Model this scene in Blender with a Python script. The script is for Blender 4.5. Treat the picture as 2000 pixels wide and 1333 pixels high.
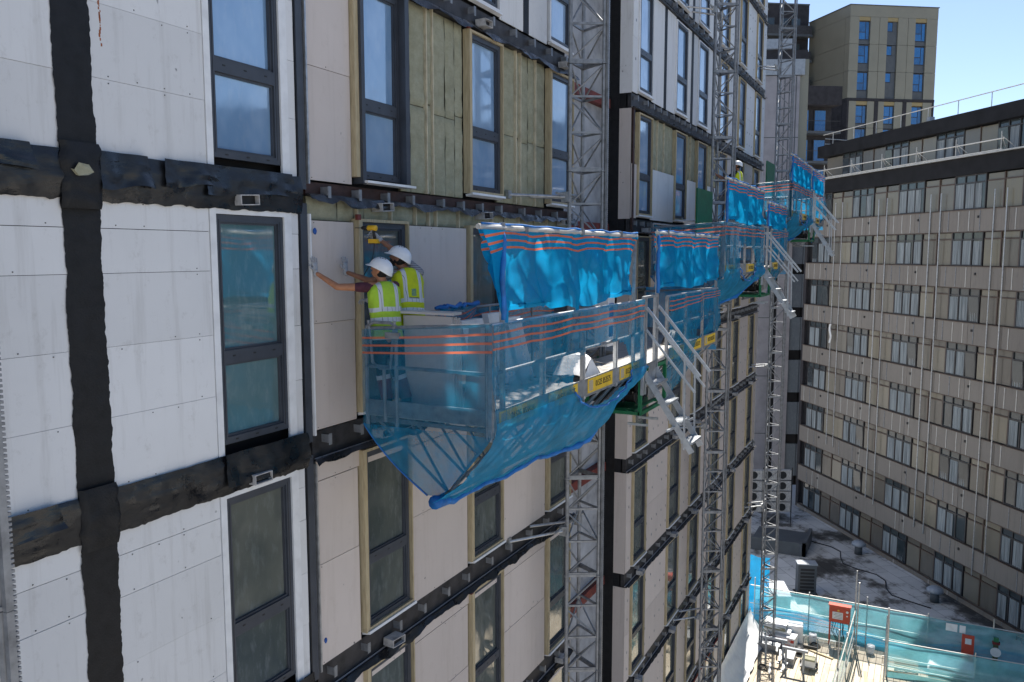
import bpy, bmesh, math, random
from mathutils import Vector, Matrix, noise
R = math.radians
random.seed(7)
for o in list(bpy.data.objects): bpy.data.objects.remove(o)
SC = bpy.context.scene
COL = SC.collection
# ------------------------------------------------------------------ camera
YAW, PIT, CAMY, CAMZ = R(26.8714), R(6.1126), -6.5393, 17.14
cam = bpy.data.cameras.new('camera'); camo = bpy.data.objects.new('camera', cam); COL.objects.link(camo)
cam.sensor_width = 36.0; cam.lens = 28.8; cam.clip_start = .1; cam.clip_end = 6000
_f = Vector((math.cos(YAW)*math.cos(PIT), math.sin(YAW)*math.cos(PIT), -math.sin(PIT)))
camo.location = (0, CAMY, CAMZ); camo.rotation_euler = _f.to_track_quat('-Z', 'Y').to_euler()
SC.camera = camo
# ------------------------------------------------------------------ sky, sun, exposure
SUN_AZ, SUN_EL = R(9.0), R(54.0)          # azimuth from +X towards +Y
W = bpy.data.worlds.new('World'); SC.world = W; W.use_nodes = True
wn = W.node_tree.nodes; wl = W.node_tree.links
bg = wn['Background']; sky = wn.new('ShaderNodeTexSky'); sky.sky_type = 'NISHITA'; sky.sun_disc = False
sky.sun_elevation = SUN_EL; sky.sun_rotation = R(90) - SUN_AZ; sky.altitude = 800; sky.air_density = 0.8; sky.dust_density = 0.8; sky.ozone_density = 1.9
wl.new(sky.outputs[0], bg.inputs[0]); bg.inputs[1].default_value = 0.078
sl = bpy.data.lights.new('sun', 'SUN'); sl.energy = 4.2; sl.angle = R(.53); sl.color = (1, .95, .87)
so = bpy.data.objects.new('sun', sl); COL.objects.link(so)
_s = Vector((math.cos(SUN_EL)*math.cos(SUN_AZ), math.cos(SUN_EL)*math.sin(SUN_AZ), math.sin(SUN_EL)))
so.rotation_euler = _s.to_track_quat('Z', 'Y').to_euler(); so.location = (20, -20, 60)
SC.view_settings.view_transform = 'Standard'; SC.view_settings.look = 'None'; SC.view_settings.gamma = 1
SC.view_settings.exposure = 1.2
SC.render.engine = 'CYCLES'
SC.cycles.transparent_max_bounces = 24; SC.cycles.max_bounces = 8

# ------------------------------------------------------------------ helpers
class MB:
    def __init__(s): s.v = []; s.f = []; s.m = []; s.uv = None
    def quad(s, a, b, c, d, mi=0):
        n = len(s.v); s.v += [tuple(a), tuple(b), tuple(c), tuple(d)]; s.f.append((n, n+1, n+2, n+3)); s.m.append(mi); return s
    def poly(s, pts, mi=0):
        n = len(s.v); s.v += [tuple(p) for p in pts]; s.f.append(tuple(range(n, n+len(pts)))); s.m.append(mi); return s
    def box(s, x0, x1, y0, y1, z0, z1, mi=0):
        n = len(s.v)
        s.v += [(x0,y0,z0),(x1,y0,z0),(x1,y1,z0),(x0,y1,z0),(x0,y0,z1),(x1,y0,z1),(x1,y1,z1),(x0,y1,z1)]
        for q in ((0,3,2,1),(4,5,6,7),(0,1,5,4),(1,2,6,5),(2,3,7,6),(3,0,4,7)):
            s.f.append(tuple(n+i for i in q)); s.m.append(mi)
        return s
    def obox(s, c, ax, ay, az, mi=0):     # centre + three half axes
        c, ax, ay, az = map(Vector, (c, ax, ay, az)); n = len(s.v)
        for dz in (-1, 1):
            for dx, dy in ((-1,-1),(1,-1),(1,1),(-1,1)): s.v.append(tuple(c+ax*dx+ay*dy+az*dz))
        for q in ((0,3,2,1),(4,5,6,7),(0,1,5,4),(1,2,6,5),(2,3,7,6),(3,0,4,7)):
            s.f.append(tuple(n+i for i in q)); s.m.append(mi)
        return s
    def bar(s, a, b, w, h=None, mi=0, up=(0,0,1)):
        a, b = Vector(a), Vector(b); d = b-a
        if d.length < 1e-6: return s
        u = Vector(up); dn = d.normalized()
        if abs(u.dot(dn)) > .98: u = Vector((1,0,0))
        x = dn.cross(u).normalized(); y = x.cross(dn).normalized()
        return s.obox((a+b)/2, d/2, x*w/2, y*(h or w)/2, mi)
    def tube(s, pts, r, n=8, mi=0, cap=True):
        pts = [Vector(p) for p in pts]; k = len(pts); base = len(s.v)
        rr = r if isinstance(r, (list, tuple)) else [r]*k
        for i, p in enumerate(pts):
            d = (pts[min(i+1,k-1)]-pts[max(i-1,0)]).normalized()
            u = Vector((0,0,1)) if abs(d.z) < .95 else Vector((1,0,0))
            x = d.cross(u).normalized(); y = x.cross(d)
            for j in range(n):
                a = 2*math.pi*j/n; s.v.append(tuple(p+(x*math.cos(a)+y*math.sin(a))*rr[i]))
        for i in range(k-1):
            for j in range(n):
                s.f.append((base+i*n+j, base+i*n+(j+1)%n, base+(i+1)*n+(j+1)%n, base+(i+1)*n+j)); s.m.append(mi)
        if cap:
            s.f.append(tuple(base+j for j in range(n))[::-1]); s.m.append(mi)
            s.f.append(tuple(base+(k-1)*n+j for j in range(n))); s.m.append(mi)
        return s
    def grid(s, P, nu, nv, skip=None, mi=0, uv=None):
        base = len(s.v)
        for j in range(nv+1):
            for i in range(nu+1): s.v.append(tuple(P(i/nu, j/nv)))
        for j in range(nv):
            for i in range(nu):
                if skip and skip((i+.5)/nu, (j+.5)/nv): continue
                s.f.append((base+j*(nu+1)+i, base+j*(nu+1)+i+1, base+(j+1)*(nu+1)+i+1, base+(j+1)*(nu+1)+i)); s.m.append(mi)
        if uv:
            s.uv = s.uv or {}
            for j in range(nv+1):
                for i in range(nu+1): s.uv[base+j*(nu+1)+i] = uv(i/nu, j/nv)
        return s
    def lathe(s, prof, c, n=16, mi=0):      # profile of (r, z) about a vertical axis at c
        base = len(s.v)
        for r, z in prof:
            for j in range(n):
                a = 2*math.pi*j/n; s.v.append((c[0]+r*math.cos(a), c[1]+r*math.sin(a), c[2]+z))
        for i in range(len(prof)-1):
            for j in range(n):
                s.f.append((base+i*n+j, base+i*n+(j+1)%n, base+(i+1)*n+(j+1)%n, base+(i+1)*n+j)); s.m.append(mi)
        s.f.append(tuple(base+j for j in range(n))[::-1]); s.m.append(mi)
        s.f.append(tuple(base+(len(prof)-1)*n+j for j in range(n))); s.m.append(mi)
        return s
    def mesh(s, name, mats, off=(0,0,0), smooth=False):
        me = bpy.data.meshes.new(name); ox, oy, oz = off
        me.from_pydata([(x-ox, y-oy, z-oz) for x, y, z in s.v], [], s.f)
        if not isinstance(mats, (list, tuple)): mats = [mats]
        for m in mats: me.materials.append(m)
        if len(mats) > 1: me.polygons.foreach_set('material_index', s.m)
        if smooth: me.polygons.foreach_set('use_smooth', [True]*len(me.polygons))
        if s.uv:
            l = me.uv_layers.new(name='UVMap')
            for lo in me.loops: l.data[lo.index].uv = s.uv.get(lo.vertex_index, (0, 0))
        me.update(); return me
    def build(s, name, mats, parent=None, smooth=False):
        off = wloc(parent)
        o = bpy.data.objects.new(name, s.mesh(name, mats, off, smooth)); COL.objects.link(o)
        if parent: o.parent = parent
        return o
def wloc(p):
    v = Vector((0,0,0))
    while p: v += p.location; p = p.parent
    return v
def link(name, me, loc, parent=None, scale=None, rot=None):
    o = bpy.data.objects.new(name, me); COL.objects.link(o)
    o.location = Vector(loc) - wloc(parent)
    if parent: o.parent = parent
    if scale: o.scale = scale
    if rot: o.rotation_euler = rot
    return o
def tag(o, label=None, cat=None, group=None, kind=None):
    if label: o['label'] = label
    if cat: o['category'] = cat
    if group: o['group'] = group
    if kind: o['kind'] = kind
    return o
def thing(name, loc, label, cat, group=None):
    o = bpy.data.objects.new(name, None); COL.objects.link(o); o.location = loc; o.empty_display_size = .2
    return tag(o, label, cat, group)
_cubes = {}
def brick(name, x0, x1, y0, y1, z0, z1, m, parent):       # a box part that shares one unit cube per material
    if m.name not in _cubes: _cubes[m.name] = MB().box(-.5,.5,-.5,.5,-.5,.5).mesh('unit_'+m.name, m)
    return link(name, _cubes[m.name], ((x0+x1)/2,(y0+y1)/2,(z0+z1)/2), parent, (x1-x0, y1-y0, z1-z0))
def nz(x, y=0, z=0, s=1.0): return noise.noise(Vector((x*s, y*s, z*s)))
def lerp(a, b, t): return a+(b-a)*t
def interp(tab, x):
    if x <= tab[0][0]: return tab[0][1:]
    for a, b in zip(tab, tab[1:]):
        if x <= b[0]:
            t = (x-a[0])/(b[0]-a[0]); t = t*t*(3-2*t)*.5+t*.5
            return tuple(lerp(p, q, t) for p, q in zip(a[1:], b[1:]))
    return tab[-1][1:]
def text_part(name, body, size, mat, parent, loc, rot, sx=1.0):
    cu = bpy.data.curves.new(name, 'FONT'); cu.body = body; cu.size = size; cu.extrude = .002; cu.align_x = 'CENTER'; cu.align_y = 'CENTER'
    t = bpy.data.objects.new(name, cu); COL.objects.link(t)
    bpy.context.view_layer.update()
    dg = bpy.context.evaluated_depsgraph_get(); me = bpy.data.meshes.new_from_object(t.evaluated_get(dg))
    bpy.data.objects.remove(t); me.materials.clear(); me.materials.append(mat)
    return link(name, me, loc, parent, (sx, 1, 1), rot)

# ------------------------------------------------------------------ materials
class NT:
    def __init__(s, name):
        s.m = bpy.data.materials.new(name); s.m.use_nodes = True; s.t = s.m.node_tree; s.n = s.t.nodes; s.l = s.t.links
        s.b = s.n['Principled BSDF']; s.out = s.n['Material Output']
    def new(s, k, **kw):
        n = s.n.new(k)
        for a, b in kw.items(): setattr(n, a, b)
        return n
    def pos(s, scale=(1,1,1), obj=False):
        if obj: c = s.new('ShaderNodeTexCoord').outputs['Object']
        else: c = s.new('ShaderNodeNewGeometry').outputs['Position']
        mp = s.new('ShaderNodeMapping'); mp.inputs['Scale'].default_value = scale; s.l.new(c, mp.inputs[0]); return mp.outputs[0]
    def noise(s, vec, scale, detail=4, rough=.55):
        n = s.new('ShaderNodeTexNoise'); n.inputs['Scale'].default_value = scale; n.inputs['Detail'].default_value = detail; n.inputs['Roughness'].default_value = rough
        s.l.new(vec, n.inputs['Vector']); return n.outputs['Fac']
    def ramp(s, fac, *stops):
        r = s.new('ShaderNodeValToRGB'); e = r.color_ramp.elements
        while len(e) > 1: e.remove(e[0])
        e[0].position = stops[0][0]; e[0].color = c4(stops[0][1])
        for p, c in stops[1:]:
            q = e.new(p); q.color = c4(c)
        s.l.new(fac, r.inputs[0]); return r.outputs[0]
    def mix(s, fac, a, b, mode='MIX'):
        m = s.new('ShaderNodeMix', data_type='RGBA', blend_type=mode)
        for i, v in ((0, fac), (6, a), (7, b)):
            if hasattr(v, 'is_linked') or hasattr(v, 'links'): s.l.new(v, m.inputs[i])
            elif i == 0: m.inputs[0].default_value = v
            else: m.inputs[i].default_value = c4(v)
        return m.outputs[2]
    def math(s, op, a, b=None, c=None):
        m = s.new('ShaderNodeMath', operation=op)
        for i, v in enumerate((a, b, c)):
            if v is None: continue
            if hasattr(v, 'links'): s.l.new(v, m.inputs[i])
            else: m.inputs[i].default_value = v
        return m.outputs[0]
    def rnd(s): return s.new('ShaderNodeObjectInfo').outputs['Random']
    def bump(s, h, strength=.3, dist=.02):
        b = s.new('ShaderNodeBump'); b.inputs['Strength'].default_value = strength; b.inputs['Distance'].default_value = dist
        s.l.new(h, b.inputs['Height']); s.l.new(b.outputs[0], s.b.inputs['Normal']); return b
    def col(s, c):
        if hasattr(c, 'links'): s.l.new(c, s.b.inputs['Base Color'])
        else: s.b.inputs['Base Color'].default_value = c4(c)
    def set(s, rough=.6, metal=0, spec=.5):
        s.b.inputs['Roughness'].default_value = rough; s.b.inputs['Metallic'].default_value = metal; s.b.inputs['Specular IOR Level'].default_value = spec; return s
def c4(c):
    if isinstance(c, (int, float)): return (c, c, c, 1)
    return tuple(c) if len(c) == 4 else (*c, 1)
def simple(name, c, rough=.6, metal=0, var=.12, sc=6, spec=.5, bump=.0, obj=False):
    n = NT(name); p = n.pos(obj=obj); f = n.noise(p, sc, 5)
    lo = tuple(x*(1-var*1.6) for x in c); hi = tuple(min(1, x*(1+var*1.2)) for x in c)
    n.col(n.ramp(f, (.28, lo), (.5, c), (.75, hi))); n.set(rough, metal, spec)
    if bump: n.bump(n.noise(p, sc*6, 4), bump)
    return n.m
def board_mat(name, base, dirt, streak, rvar=.05):
    n = NT(name); p = n.pos()
    f1 = n.noise(p, 1.1, 5, .6); c = n.mix(f1, tuple(x*.90 for x in base), tuple(min(1,x*1.06) for x in base))
    st = n.noise(n.pos((7, 7, .5)), 1.0, 5, .65); c = n.mix(n.ramp(st, (.52, 0), (.78, streak)), c, dirt)
    sm = n.noise(n.pos((3, 3, 2.2)), 2.0, 7, .75); c = n.mix(n.ramp(sm, (.56, 0), (.72, .42)), c, dirt)
    # small dark scuffs
    v = n.new('ShaderNodeTexVoronoi', distance='EUCLIDEAN'); v.inputs['Scale'].default_value = 3.2; n.l.new(n.pos((1.6, 1.6, 1.0)), v.inputs['Vector'])
    dist = n.math('ADD', v.outputs['Distance'], n.math('MULTIPLY', n.math('SUBTRACT', n.noise(p, 16, 4), .5), .42))
    sc_ = n.ramp(dist, (.0, .75), (.055, .0)); gate = n.ramp(n.noise(p, .7, 2), (.46, 0), (.56, 1))
    c = n.mix(n.math('MULTIPLY', sc_, gate), c, (.05, .055, .06))
    rv = n.math('ADD', n.math('MULTIPLY', n.rnd(), rvar*2), 1-rvar); c = n.mix(1.0, c, (0,0,0)) if False else c
    cr = n.new('ShaderNodeVectorMath', operation='SCALE'); n.l.new(c, cr.inputs[0]); n.l.new(rv, cr.inputs['Scale'])
    n.col(cr.outputs[0]); n.set(.62, 0, .35); n.bump(n.noise(p, 40, 4), .08, .01); return n.m
M = {}
M['white_board'] = board_mat('white_board', (.68,.685,.69), (.38,.37,.35), .5)
M['beige_board'] = board_mat('beige_board', (.575,.51,.468), (.42,.36,.31), .48, .08)
M['membrane'] = None
n = NT('membrane'); p = n.pos(); c = n.ramp(n.noise(p, 3.2, 6, .7), (.35, (.004,.0045,.006)), (.55, (.008,.009,.011)), (.74, (.020,.018,.015)))
n.col(c); n.set(.42, 0, .5); n.l.new(n.ramp(n.noise(p, 5, 5), (.35, .16), (.7, .6)), n.b.inputs['Roughness']); n.bump(n.noise(n.pos((1,1,2.2)), 7, 5, .55), .35, .02); M['membrane'] = n.m
M['tape'] = simple('black_tape', (.008,.0085,.010), .6, 0, .35, 9, .35, .25)
M['dark_steel'] = simple('dark_steel', (.042,.040,.042), .55, .2, .4, 5, .4, .1)
M['red_steel'] = simple('red_oxide_steel', (.16,.035,.028), .6, .1, .3, 6, .4, .1)
M['brown_steel'] = simple('brown_steel', (.045,.022,.018), .6, .1, .35, 6, .4, .1)
M['galv'] = simple('galvanised', (.42,.43,.44), .42, .75, .2, 12, .5, .05)
M['galv_dull'] = simple('galvanised_dull', (.24,.25,.265), .5, .45, .22, 9, .5, .05)
M['alu'] = simple('bright_aluminium', (.48,.50,.52), .38, .7, .12, 10, .5)
M['frame'] = simple('grey_window_frame', (.045,.052,.066), .45, 0, .15, 4, .45)
M['frame_brown'] = simple('dark_window_frame', (.045,.043,.045), .45, 0, .2, 4, .4)
M['slot'] = simple('black_slot', (.008,.008,.009), .6)
M['timber'] = None
n = NT('timber'); p = n.pos((9, 9, 1.2)); c = n.ramp(n.noise(p, 3, 6, .6), (.25, (.31,.25,.15)), (.5, (.43,.355,.225)), (.78, (.53,.45,.30)))
n.col(c); n.set(.65, 0, .3); n.bump(n.noise(p, 8, 4), .15); M['timber'] = n.m
n = NT('mineral_wool'); p = n.pos((1, 1, 1)); f = n.noise(p, 4.0, 8, .75)
c = n.ramp(f, (.22, (.21,.205,.14)), (.45, (.30,.295,.21)), (.62, (.36,.355,.262)), (.8, (.43,.425,.33)))
c = n.mix(n.ramp(n.noise(n.pos((4,4,14)), 3, 6, .7), (.5, 0), (.8, .35)), c, (.22,.205,.12)); n.col(c); n.set(.95, 0, .1); n.bump(n.noise(p, 26, 8, .8), .5, .02); M['wool'] = n.m
M['concrete'] = simple('grey_concrete', (.33,.34,.36), .8, 0, .22, 2.4, .3, .15)
M['tower_wall'] = simple('lilac_grey_render', (.30,.29,.31), .8, 0, .12, 1.2, .3, .08)
M['vent_grey'] = simple('dusty_shaded_grey', (.40,.39,.38), .6, 0, .3, 12)
M['white_paint'] = simple('white_paint', (.72,.73,.74), .5, 0, .08, 5)
M['stud'] = simple('pale_stud', (.52,.46,.33), .6, 0, .2, 6)
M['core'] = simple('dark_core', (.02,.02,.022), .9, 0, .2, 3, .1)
M['rust'] = simple('rust', (.30,.09,.03), .9, 0, .3, 40)
M['roof_cap'] = simple('roof_cap', (.25,.25,.26), .8)
def glass_mat(name, cols, refl=2.1, rough=.03, warp=.25, smr=.22):
    n = NT(name); p = n.pos(); r = n.rnd()
    f = n.math('ADD', n.math('MULTIPLY', n.noise(n.pos((1.2,1.2,.8)), 1.3, 3), .6), n.math('MULTIPLY', r, .5))
    k = len(cols); c = n.ramp(f, *[(.2+.6*i/(k-1), q) for i, q in enumerate(cols)])
    smear = n.ramp(n.noise(n.pos((5,5,1.6)), 2.2, 6, .7), (.5, 0), (.8, smr)); c = n.mix(smear, c, (.45,.5,.52))
    n.col(c); n.set(rough, 0, .5); n.b.inputs['IOR'].default_value = refl
    n.l.new(n.ramp(n.noise(p, 3, 5), (.4, rough), (.75, rough+.14)), n.b.inputs['Roughness'])
    n.bump(n.noise(p, 1.6, 2), warp, .05); return n.m
M['glass_A'] = glass_mat('pane_blue_film', [(.11,.18,.22),(.07,.17,.20),(.10,.18,.19)], 2.9, .015, .03)
M['glass_S'] = glass_mat('pane_painted_sky', [(.20,.34,.54),(.32,.45,.62),(.17,.30,.48),(.26,.40,.58)], 2.7, .03, .03)  # sky reflection on the upper panes is painted into their base colour
M['glass_B'] = glass_mat('pane_grey_green', [(.085,.095,.085),(.11,.125,.11),(.065,.08,.078),(.14,.15,.13)], 2.2, .02, .06)
M['glass_office'] = glass_mat('pane_office', [(.02,.03,.035),(.05,.065,.07),(.03,.04,.045)], 1.6, .04, .05, .04)
M['glass_blue'] = glass_mat('pane_far_blue', [(.012,.11,.30),(.015,.15,.42),(.012,.08,.22)], 1.7, .05, .05)
n = NT('curtain'); p = n.pos((1,1,.02)); c = n.ramp(n.noise(n.pos((1,1,.05)), 9, 3), (.3, (.12,.14,.15)), (.5, (.22,.25,.265)), (.7, (.32,.355,.37)))
n.col(c); n.set(.6, 0, .4); M['curtain'] = n.m
n = NT('infill_panel'); r = n.rnd(); c = n.ramp(r, (0, (.07,.062,.054)), (.3, (.11,.097,.077)), (.55, (.22,.19,.12)), (.8, (.145,.135,.112)), (1, (.27,.24,.165)))
c = n.mix(n.noise(n.pos((2,2,.4)), 2, 4), c, tuple(x for x in (.16,.15,.13))); n.col(c); n.set(.22, 0, .5); M['infill'] = n.m
M['spandrel'] = board_mat('spandrel_concrete', (.225,.202,.178), (.13,.118,.105), .55, .06)
M['brown_trim'] = simple('brown_trim', (.075,.045,.032), .55)
M['fascia'] = simple('black_fascia', (.014,.014,.016), .7, 0, .3, 1.5, .2)
M['rail'] = simple('pale_scaffold_rail', (.50,.49,.46), .5, .3)
M['gold'] = simple('gold_cladding', (.255,.235,.18), .42, .35, .05, .6)
M['gold_side'] = simple('gold_reveal', (.33,.25,.12), .45, .35, .05, .6)
M['dark_brick'] = simple('dark_brick', (.028,.026,.030), .8, 0, .3, 2)
M['dark_panel'] = simple('slate_panel', (.075,.085,.095), .5, 0, .1, 2)
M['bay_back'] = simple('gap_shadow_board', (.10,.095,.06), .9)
M['lead'] = simple('grey_coping', (.30,.33,.37), .5, .2)
M['stair_glass'] = glass_mat('stair_panel', [(.13,.15,.18),(.15,.18,.21),(.11,.13,.16)], 1.5, .12, .2)
M['green'] = simple('green_steel', (.005,.14,.055), .4, 0, .2, 5)
M['blue_hem'] = simple('blue_hem', (.004,.13,.42), .6, 0, .25, 7)
M['blue_rope'] = simple('blue_rope', (.004,.07,.30), .6)
M['black_rubber'] = simple('black_rubber', (.015,.015,.016), .55)
M['yellow_sign'] = simple('yellow_sign', (.72,.47,.03), .45, 0, .12, 5)
M['sign_ink'] = simple('black_ink', (.03,.028,.02), .6)
M['sheet'] = simple('white_sheeting', (.80,.80,.80), .45, 0, .06, 4)
M['dust_sheet'] = simple('dusty_sheet', (.30,.285,.27), .7, 0, .3, 7)
M['deck'] = simple('deck_alu_sheet', (.40,.385,.36), .55, .15, .2, 5)
M['board_stack'] = simple('beige_sheet_board', (.56,.51,.48), .7, 0, .05, 3)
def net_mat(name, c, dens, dvar=.15, trans=.55, stripes=(), wave=0.0, sc=3, gloss=.05):
    n = NT(name); n.n.remove(n.b); p = n.pos()
    uv = n.new('ShaderNodeUVMap').outputs[0]; sep = n.new('ShaderNodeSeparateXYZ'); n.l.new(uv, sep.inputs[0])
    v = sep.outputs['Y']
    if wave: v = n.math('ADD', v, n.math('MULTIPLY', n.math('ABSOLUTE', n.math('SINE', n.math('MULTIPLY', sep.outputs['X'], 2.4))), wave))
    m = None
    for s_ in stripes:
        d = n.math('LESS_THAN', n.math('ABSOLUTE', n.math('SUBTRACT', v, s_)), .0125)
        m = d if m is None else n.math('MAXIMUM', m, d)
    f = n.noise(p, sc, 5, .6); col = n.mix(n.ramp(f, (.3, 0), (.7, 1)), tuple(x*.8 for x in c), tuple(min(1,x*1.15) for x in c))
    if m is not None: col = n.mix(m, col, (.80,.20,.10))
    di = n.new('ShaderNodeBsdfDiffuse'); tr = n.new('ShaderNodeBsdfTranslucent'); n.l.new(col, di.inputs[0]); n.l.new(col, tr.inputs[0])
    gl = n.new('ShaderNodeBsdfGlossy'); gl.inputs['Roughness'].default_value = .45; gl.inputs[0].default_value = (.5,.7,.9,1)
    a = n.new('ShaderNodeMixShader'); a.inputs[0].default_value = trans; n.l.new(di.outputs[0], a.inputs[1]); n.l.new(tr.outputs[0], a.inputs[2])
    b = n.new('ShaderNodeMixShader'); b.inputs[0].default_value = gloss; n.l.new(a.outputs[0], b.inputs[1]); n.l.new(gl.outputs[0], b.inputs[2])
    t = n.new('ShaderNodeBsdfTransparent'); mx = n.new('ShaderNodeMixShader')
    # woven mesh: vertical yarn density plus slow variation
    yarn = n.noise(n.pos((60,60,4)), 1.0, 2); d0 = n.math('ADD', n.math('MULTIPLY', n.math('SUBTRACT', f, .5), dvar*3), dens)
    d0 = n.math('ADD', d0, n.math('MULTIPLY', n.math('SUBTRACT', yarn, .5), .10))
    if m is not None: d0 = n.math('MAXIMUM', d0, n.math('MULTIPLY', m, .85))
    d0 = n.math('MINIMUM', n.math('MAXIMUM', d0, .05), 1.0)
    n.l.new(d0, mx.inputs[0]); n.l.new(t.outputs[0], mx.inputs[1]); n.l.new(b.outputs[0], mx.inputs[2]); n.l.new(mx.outputs[0], n.out.inputs[0])
    return n.m
M['net'] = net_mat('blue_debris_net', (.010,.27,.47), .58, .16, .5, (.10,.19,.275))
M['net_low'] = net_mat('blue_net_slack', (.007,.31,.60), .80, .18, .5, gloss=.10)
M['net_side'] = net_mat('blue_net_side', (.009,.24,.42), .45, .14, .5, (.10,.19,.275))
M['net_end'] = net_mat('blue_net_underside', (.007,.28,.52), .64, .2, .5)
M['screen'] = net_mat('blue_screen_sheet', (.004,.30,.60), .955, .04, .5, (.07,.15,.23), .05, 2, .02)
M['screen_plain'] = net_mat('blue_screen_plain', (.004,.30,.60), .93, .06, .5, (), 0, 2)
M['teal_net'] = net_mat('teal_fence_net', (.20,.60,.68), .52, .15, .5, (), 0, .8)
M['blue_net_fence'] = net_mat('blue_fence_net', (.01,.34,.62), .75, .2, .5, (.15,.30), 0, .8)
print('materials ok')
# ------------------------------------------------------------------ ground and low roof
g = MB(); g.quad((-2500,-2500,-4.0),(2500,-2500,-4.0),(2500,2500,-4.0),(-2500,2500,-4.0))
M['ground'] = simple('street_ground', (.40,.375,.34), .85, 0, .2, .05, .3)
tag(g.build('ground', M['ground']), kind='structure')
n = NT('roof_felt'); p = n.pos((1,1,1)); f = n.noise(n.pos((.35,.35,.35)), 1.0, 6, .65)
c = n.ramp(f, (.38, (.06,.056,.05)), (.44, (.19,.18,.165)), (.50, (.54,.53,.51)), (.75, (.66,.65,.63)))
bt = n.new('ShaderNodeTexBrick'); bt.inputs['Scale'].default_value = .3; bt.inputs['Mortar Size'].default_value = .006; bt.inputs['Color1'].default_value = (1,1,1,1); bt.inputs['Color2'].default_value = (.86,.86,.86,1); bt.inputs['Mortar'].default_value = (.5,.5,.5,1)
mp = n.pos((1,1,1)); rt = n.n[-1]; n.l.new(mp, bt.inputs['Vector'])
mp_node = mp.node; mp_node.inputs['Rotation'].default_value = (0,0,R(-36.87))
c = n.mix(1.0, c, bt.outputs[0], 'MULTIPLY'); n.col(c); n.set(.8, 0, .35); n.bump(n.noise(p, 3, 5), .25); M['felt'] = n.m

# ------------------------------------------------------------------ main apartment building (facade on y = 0, seen side -Y)
B = thing('apartment_building', (20, 6, -1), 'long apartment block with half-clad facade of boards, wool and tall windows', 'building')
A_END, B_END, C_BEG, C_END, TOPK = 7.6, 15.55, 19.3, 36.6, 5
ZT = 15 + 3*TOPK
# cores: three boxes so that the recess stays open
for x0, x1, y0 in ((-6, B_END, .16), (B_END, C_BEG, .80), (C_BEG, C_END, .16)):
    brick('core_wall', x0, x1, y0, 13, -1, ZT+.25, M['core'], B)
brick('roof_parapet', -6, C_END+.05, -.02, 13.1, ZT+.252, ZT+.5, M['roof_cap'], B)
brick('end_wall', C_END+.001, C_END+.05, .0, 13, -1, ZT+.24, M['white_board'], B)
brick('recess_wall', B_END-.002, C_BEG+.002, .74, .798, -1, ZT+.2, M['concrete'], B)
for k in range(-5, 6):
    brick('recess_beam', B_END, C_BEG-.02, .55, .735, 15+3*k-.36, 15+3*k-.14, M['red_steel'], B)
for z0 in range(0, 30, 3):
    brick('recess_panel_joint', 17.2, 17.23, .73, .7385, z0+.1, z0+2.6, M['dark_steel'], B)

# window prototypes: frame (part) with two panes (sub-parts)
WW, WH = 1.0, 2.42
def win_frame(mat, name):
    m = MB(); t = .075
    m.box(0,t,0,.08,0,WH); m.box(WW-t,WW,0,.08,0,WH); m.box(t,WW-t,0,.08,0,t); m.box(t,WW-t,0,.08,WH-t,WH); m.box(t,WW-t,0,.08,.86,1.0)
    # inner sash lip
    for z0, z1 in ((t,.86),(1.0,WH-t)):
        for a in ((t,t+.022,z0,z1),(WW-t-.022,WW-t,z0,z1),(t+.022,WW-t-.022,z0,z0+.022),(t+.022,WW-t-.022,z1-.022,z1)): m.box(a[0],a[1],.022,.07,a[2],a[3])
    m.box(t-.028,t-.022,-.002,.001,.05,WH-.05,1); m.box(WW-t+.022,WW-t+.028,-.002,.001,.05,WH-.05,1)
    for x in (.2,.5,.8):
        m.box(x-.02,x+.02,-.002,.001,.93,.945,1); m.box(x-.02,x+.02,-.002,.001,.03,.045,1)
    return m.mesh(name, [mat, M['slot']])
FR = win_frame(M['frame'], 'window_frame_mesh')
def pane_mesh(z0, z1, mat, nm): return MB().box(.09,WW-.09,.052,.06,z0,z1).mesh(nm, mat)
PANES = {g_: (pane_mesh(.09,.85,M[g_],'pane_low_'+g_), pane_mesh(1.01,WH-.09,M[g_],'pane_up_'+g_)) for g_ in ('glass_A','glass_B','glass_S')}
HIDDEN_ROWS = ()
def window(x0, w, zb, y, glass, parent=B):
    f = link('window', FR, (x0, y, zb), parent, (w/WW, 1, 1))
    for pm in PANES[glass]:
        o = bpy.data.objects.new('pane', pm); COL.objects.link(o); o.parent = f
        o.rotation_euler = (random.uniform(-.006,.006), 0, random.uniform(-.006,.006))
    return f
screws = MB(); marks = MB()
def board(x0, x1, z0, z1, mat, y=0.0, gap=.003, fix=True):
    if x1-x0 < .02 or z1-z0 < .02: return
    yo = random.uniform(-.002,.002)
    o = brick('board', x0+gap, x1-gap, y+yo, y+.018+yo, z0+gap, z1-gap, M[mat], B)
    o.rotation_euler = (random.uniform(-.0015,.0015), 0, 0)
    if fix and x0 < 13:
        for z in (z0+.03, z1-.03):
            x = x0+.06
            while x < x1-.04:
                if random.random() < .4: screws.box(x-.005, x+.005, y-.0045, y, z-.005, z+.005)
                x += .3
ROW = (0, .66, 1.30, 1.96, 2.36, 2.62)
def trim_box(x0, x1, z0, z1, w, y0, mat, head=True, sill=None):
    # timber liner projecting round the window
    brick('window_liner', x0, x0+w, y0, .05, z0, z1, M[mat], B); brick('window_liner', x1-w*.3, x1, y0, .05, z0, z1, M[mat], B)
    if head: brick('window_liner', x0, x1, y0+.001, .05, z1+.0005, z1+w*.5, M[mat], B)
    if sill:
        o = brick('window_sill', x0+.03, x1+.03, y0-.025, .03, z0-.055, z0-.02, M[sill], B); o.rotation_euler = (R(-12), 0, 0)
        brick('window_liner', x0, x1, y0+.004, .05, z0-.018, z0+.03, M[mat], B)
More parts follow.
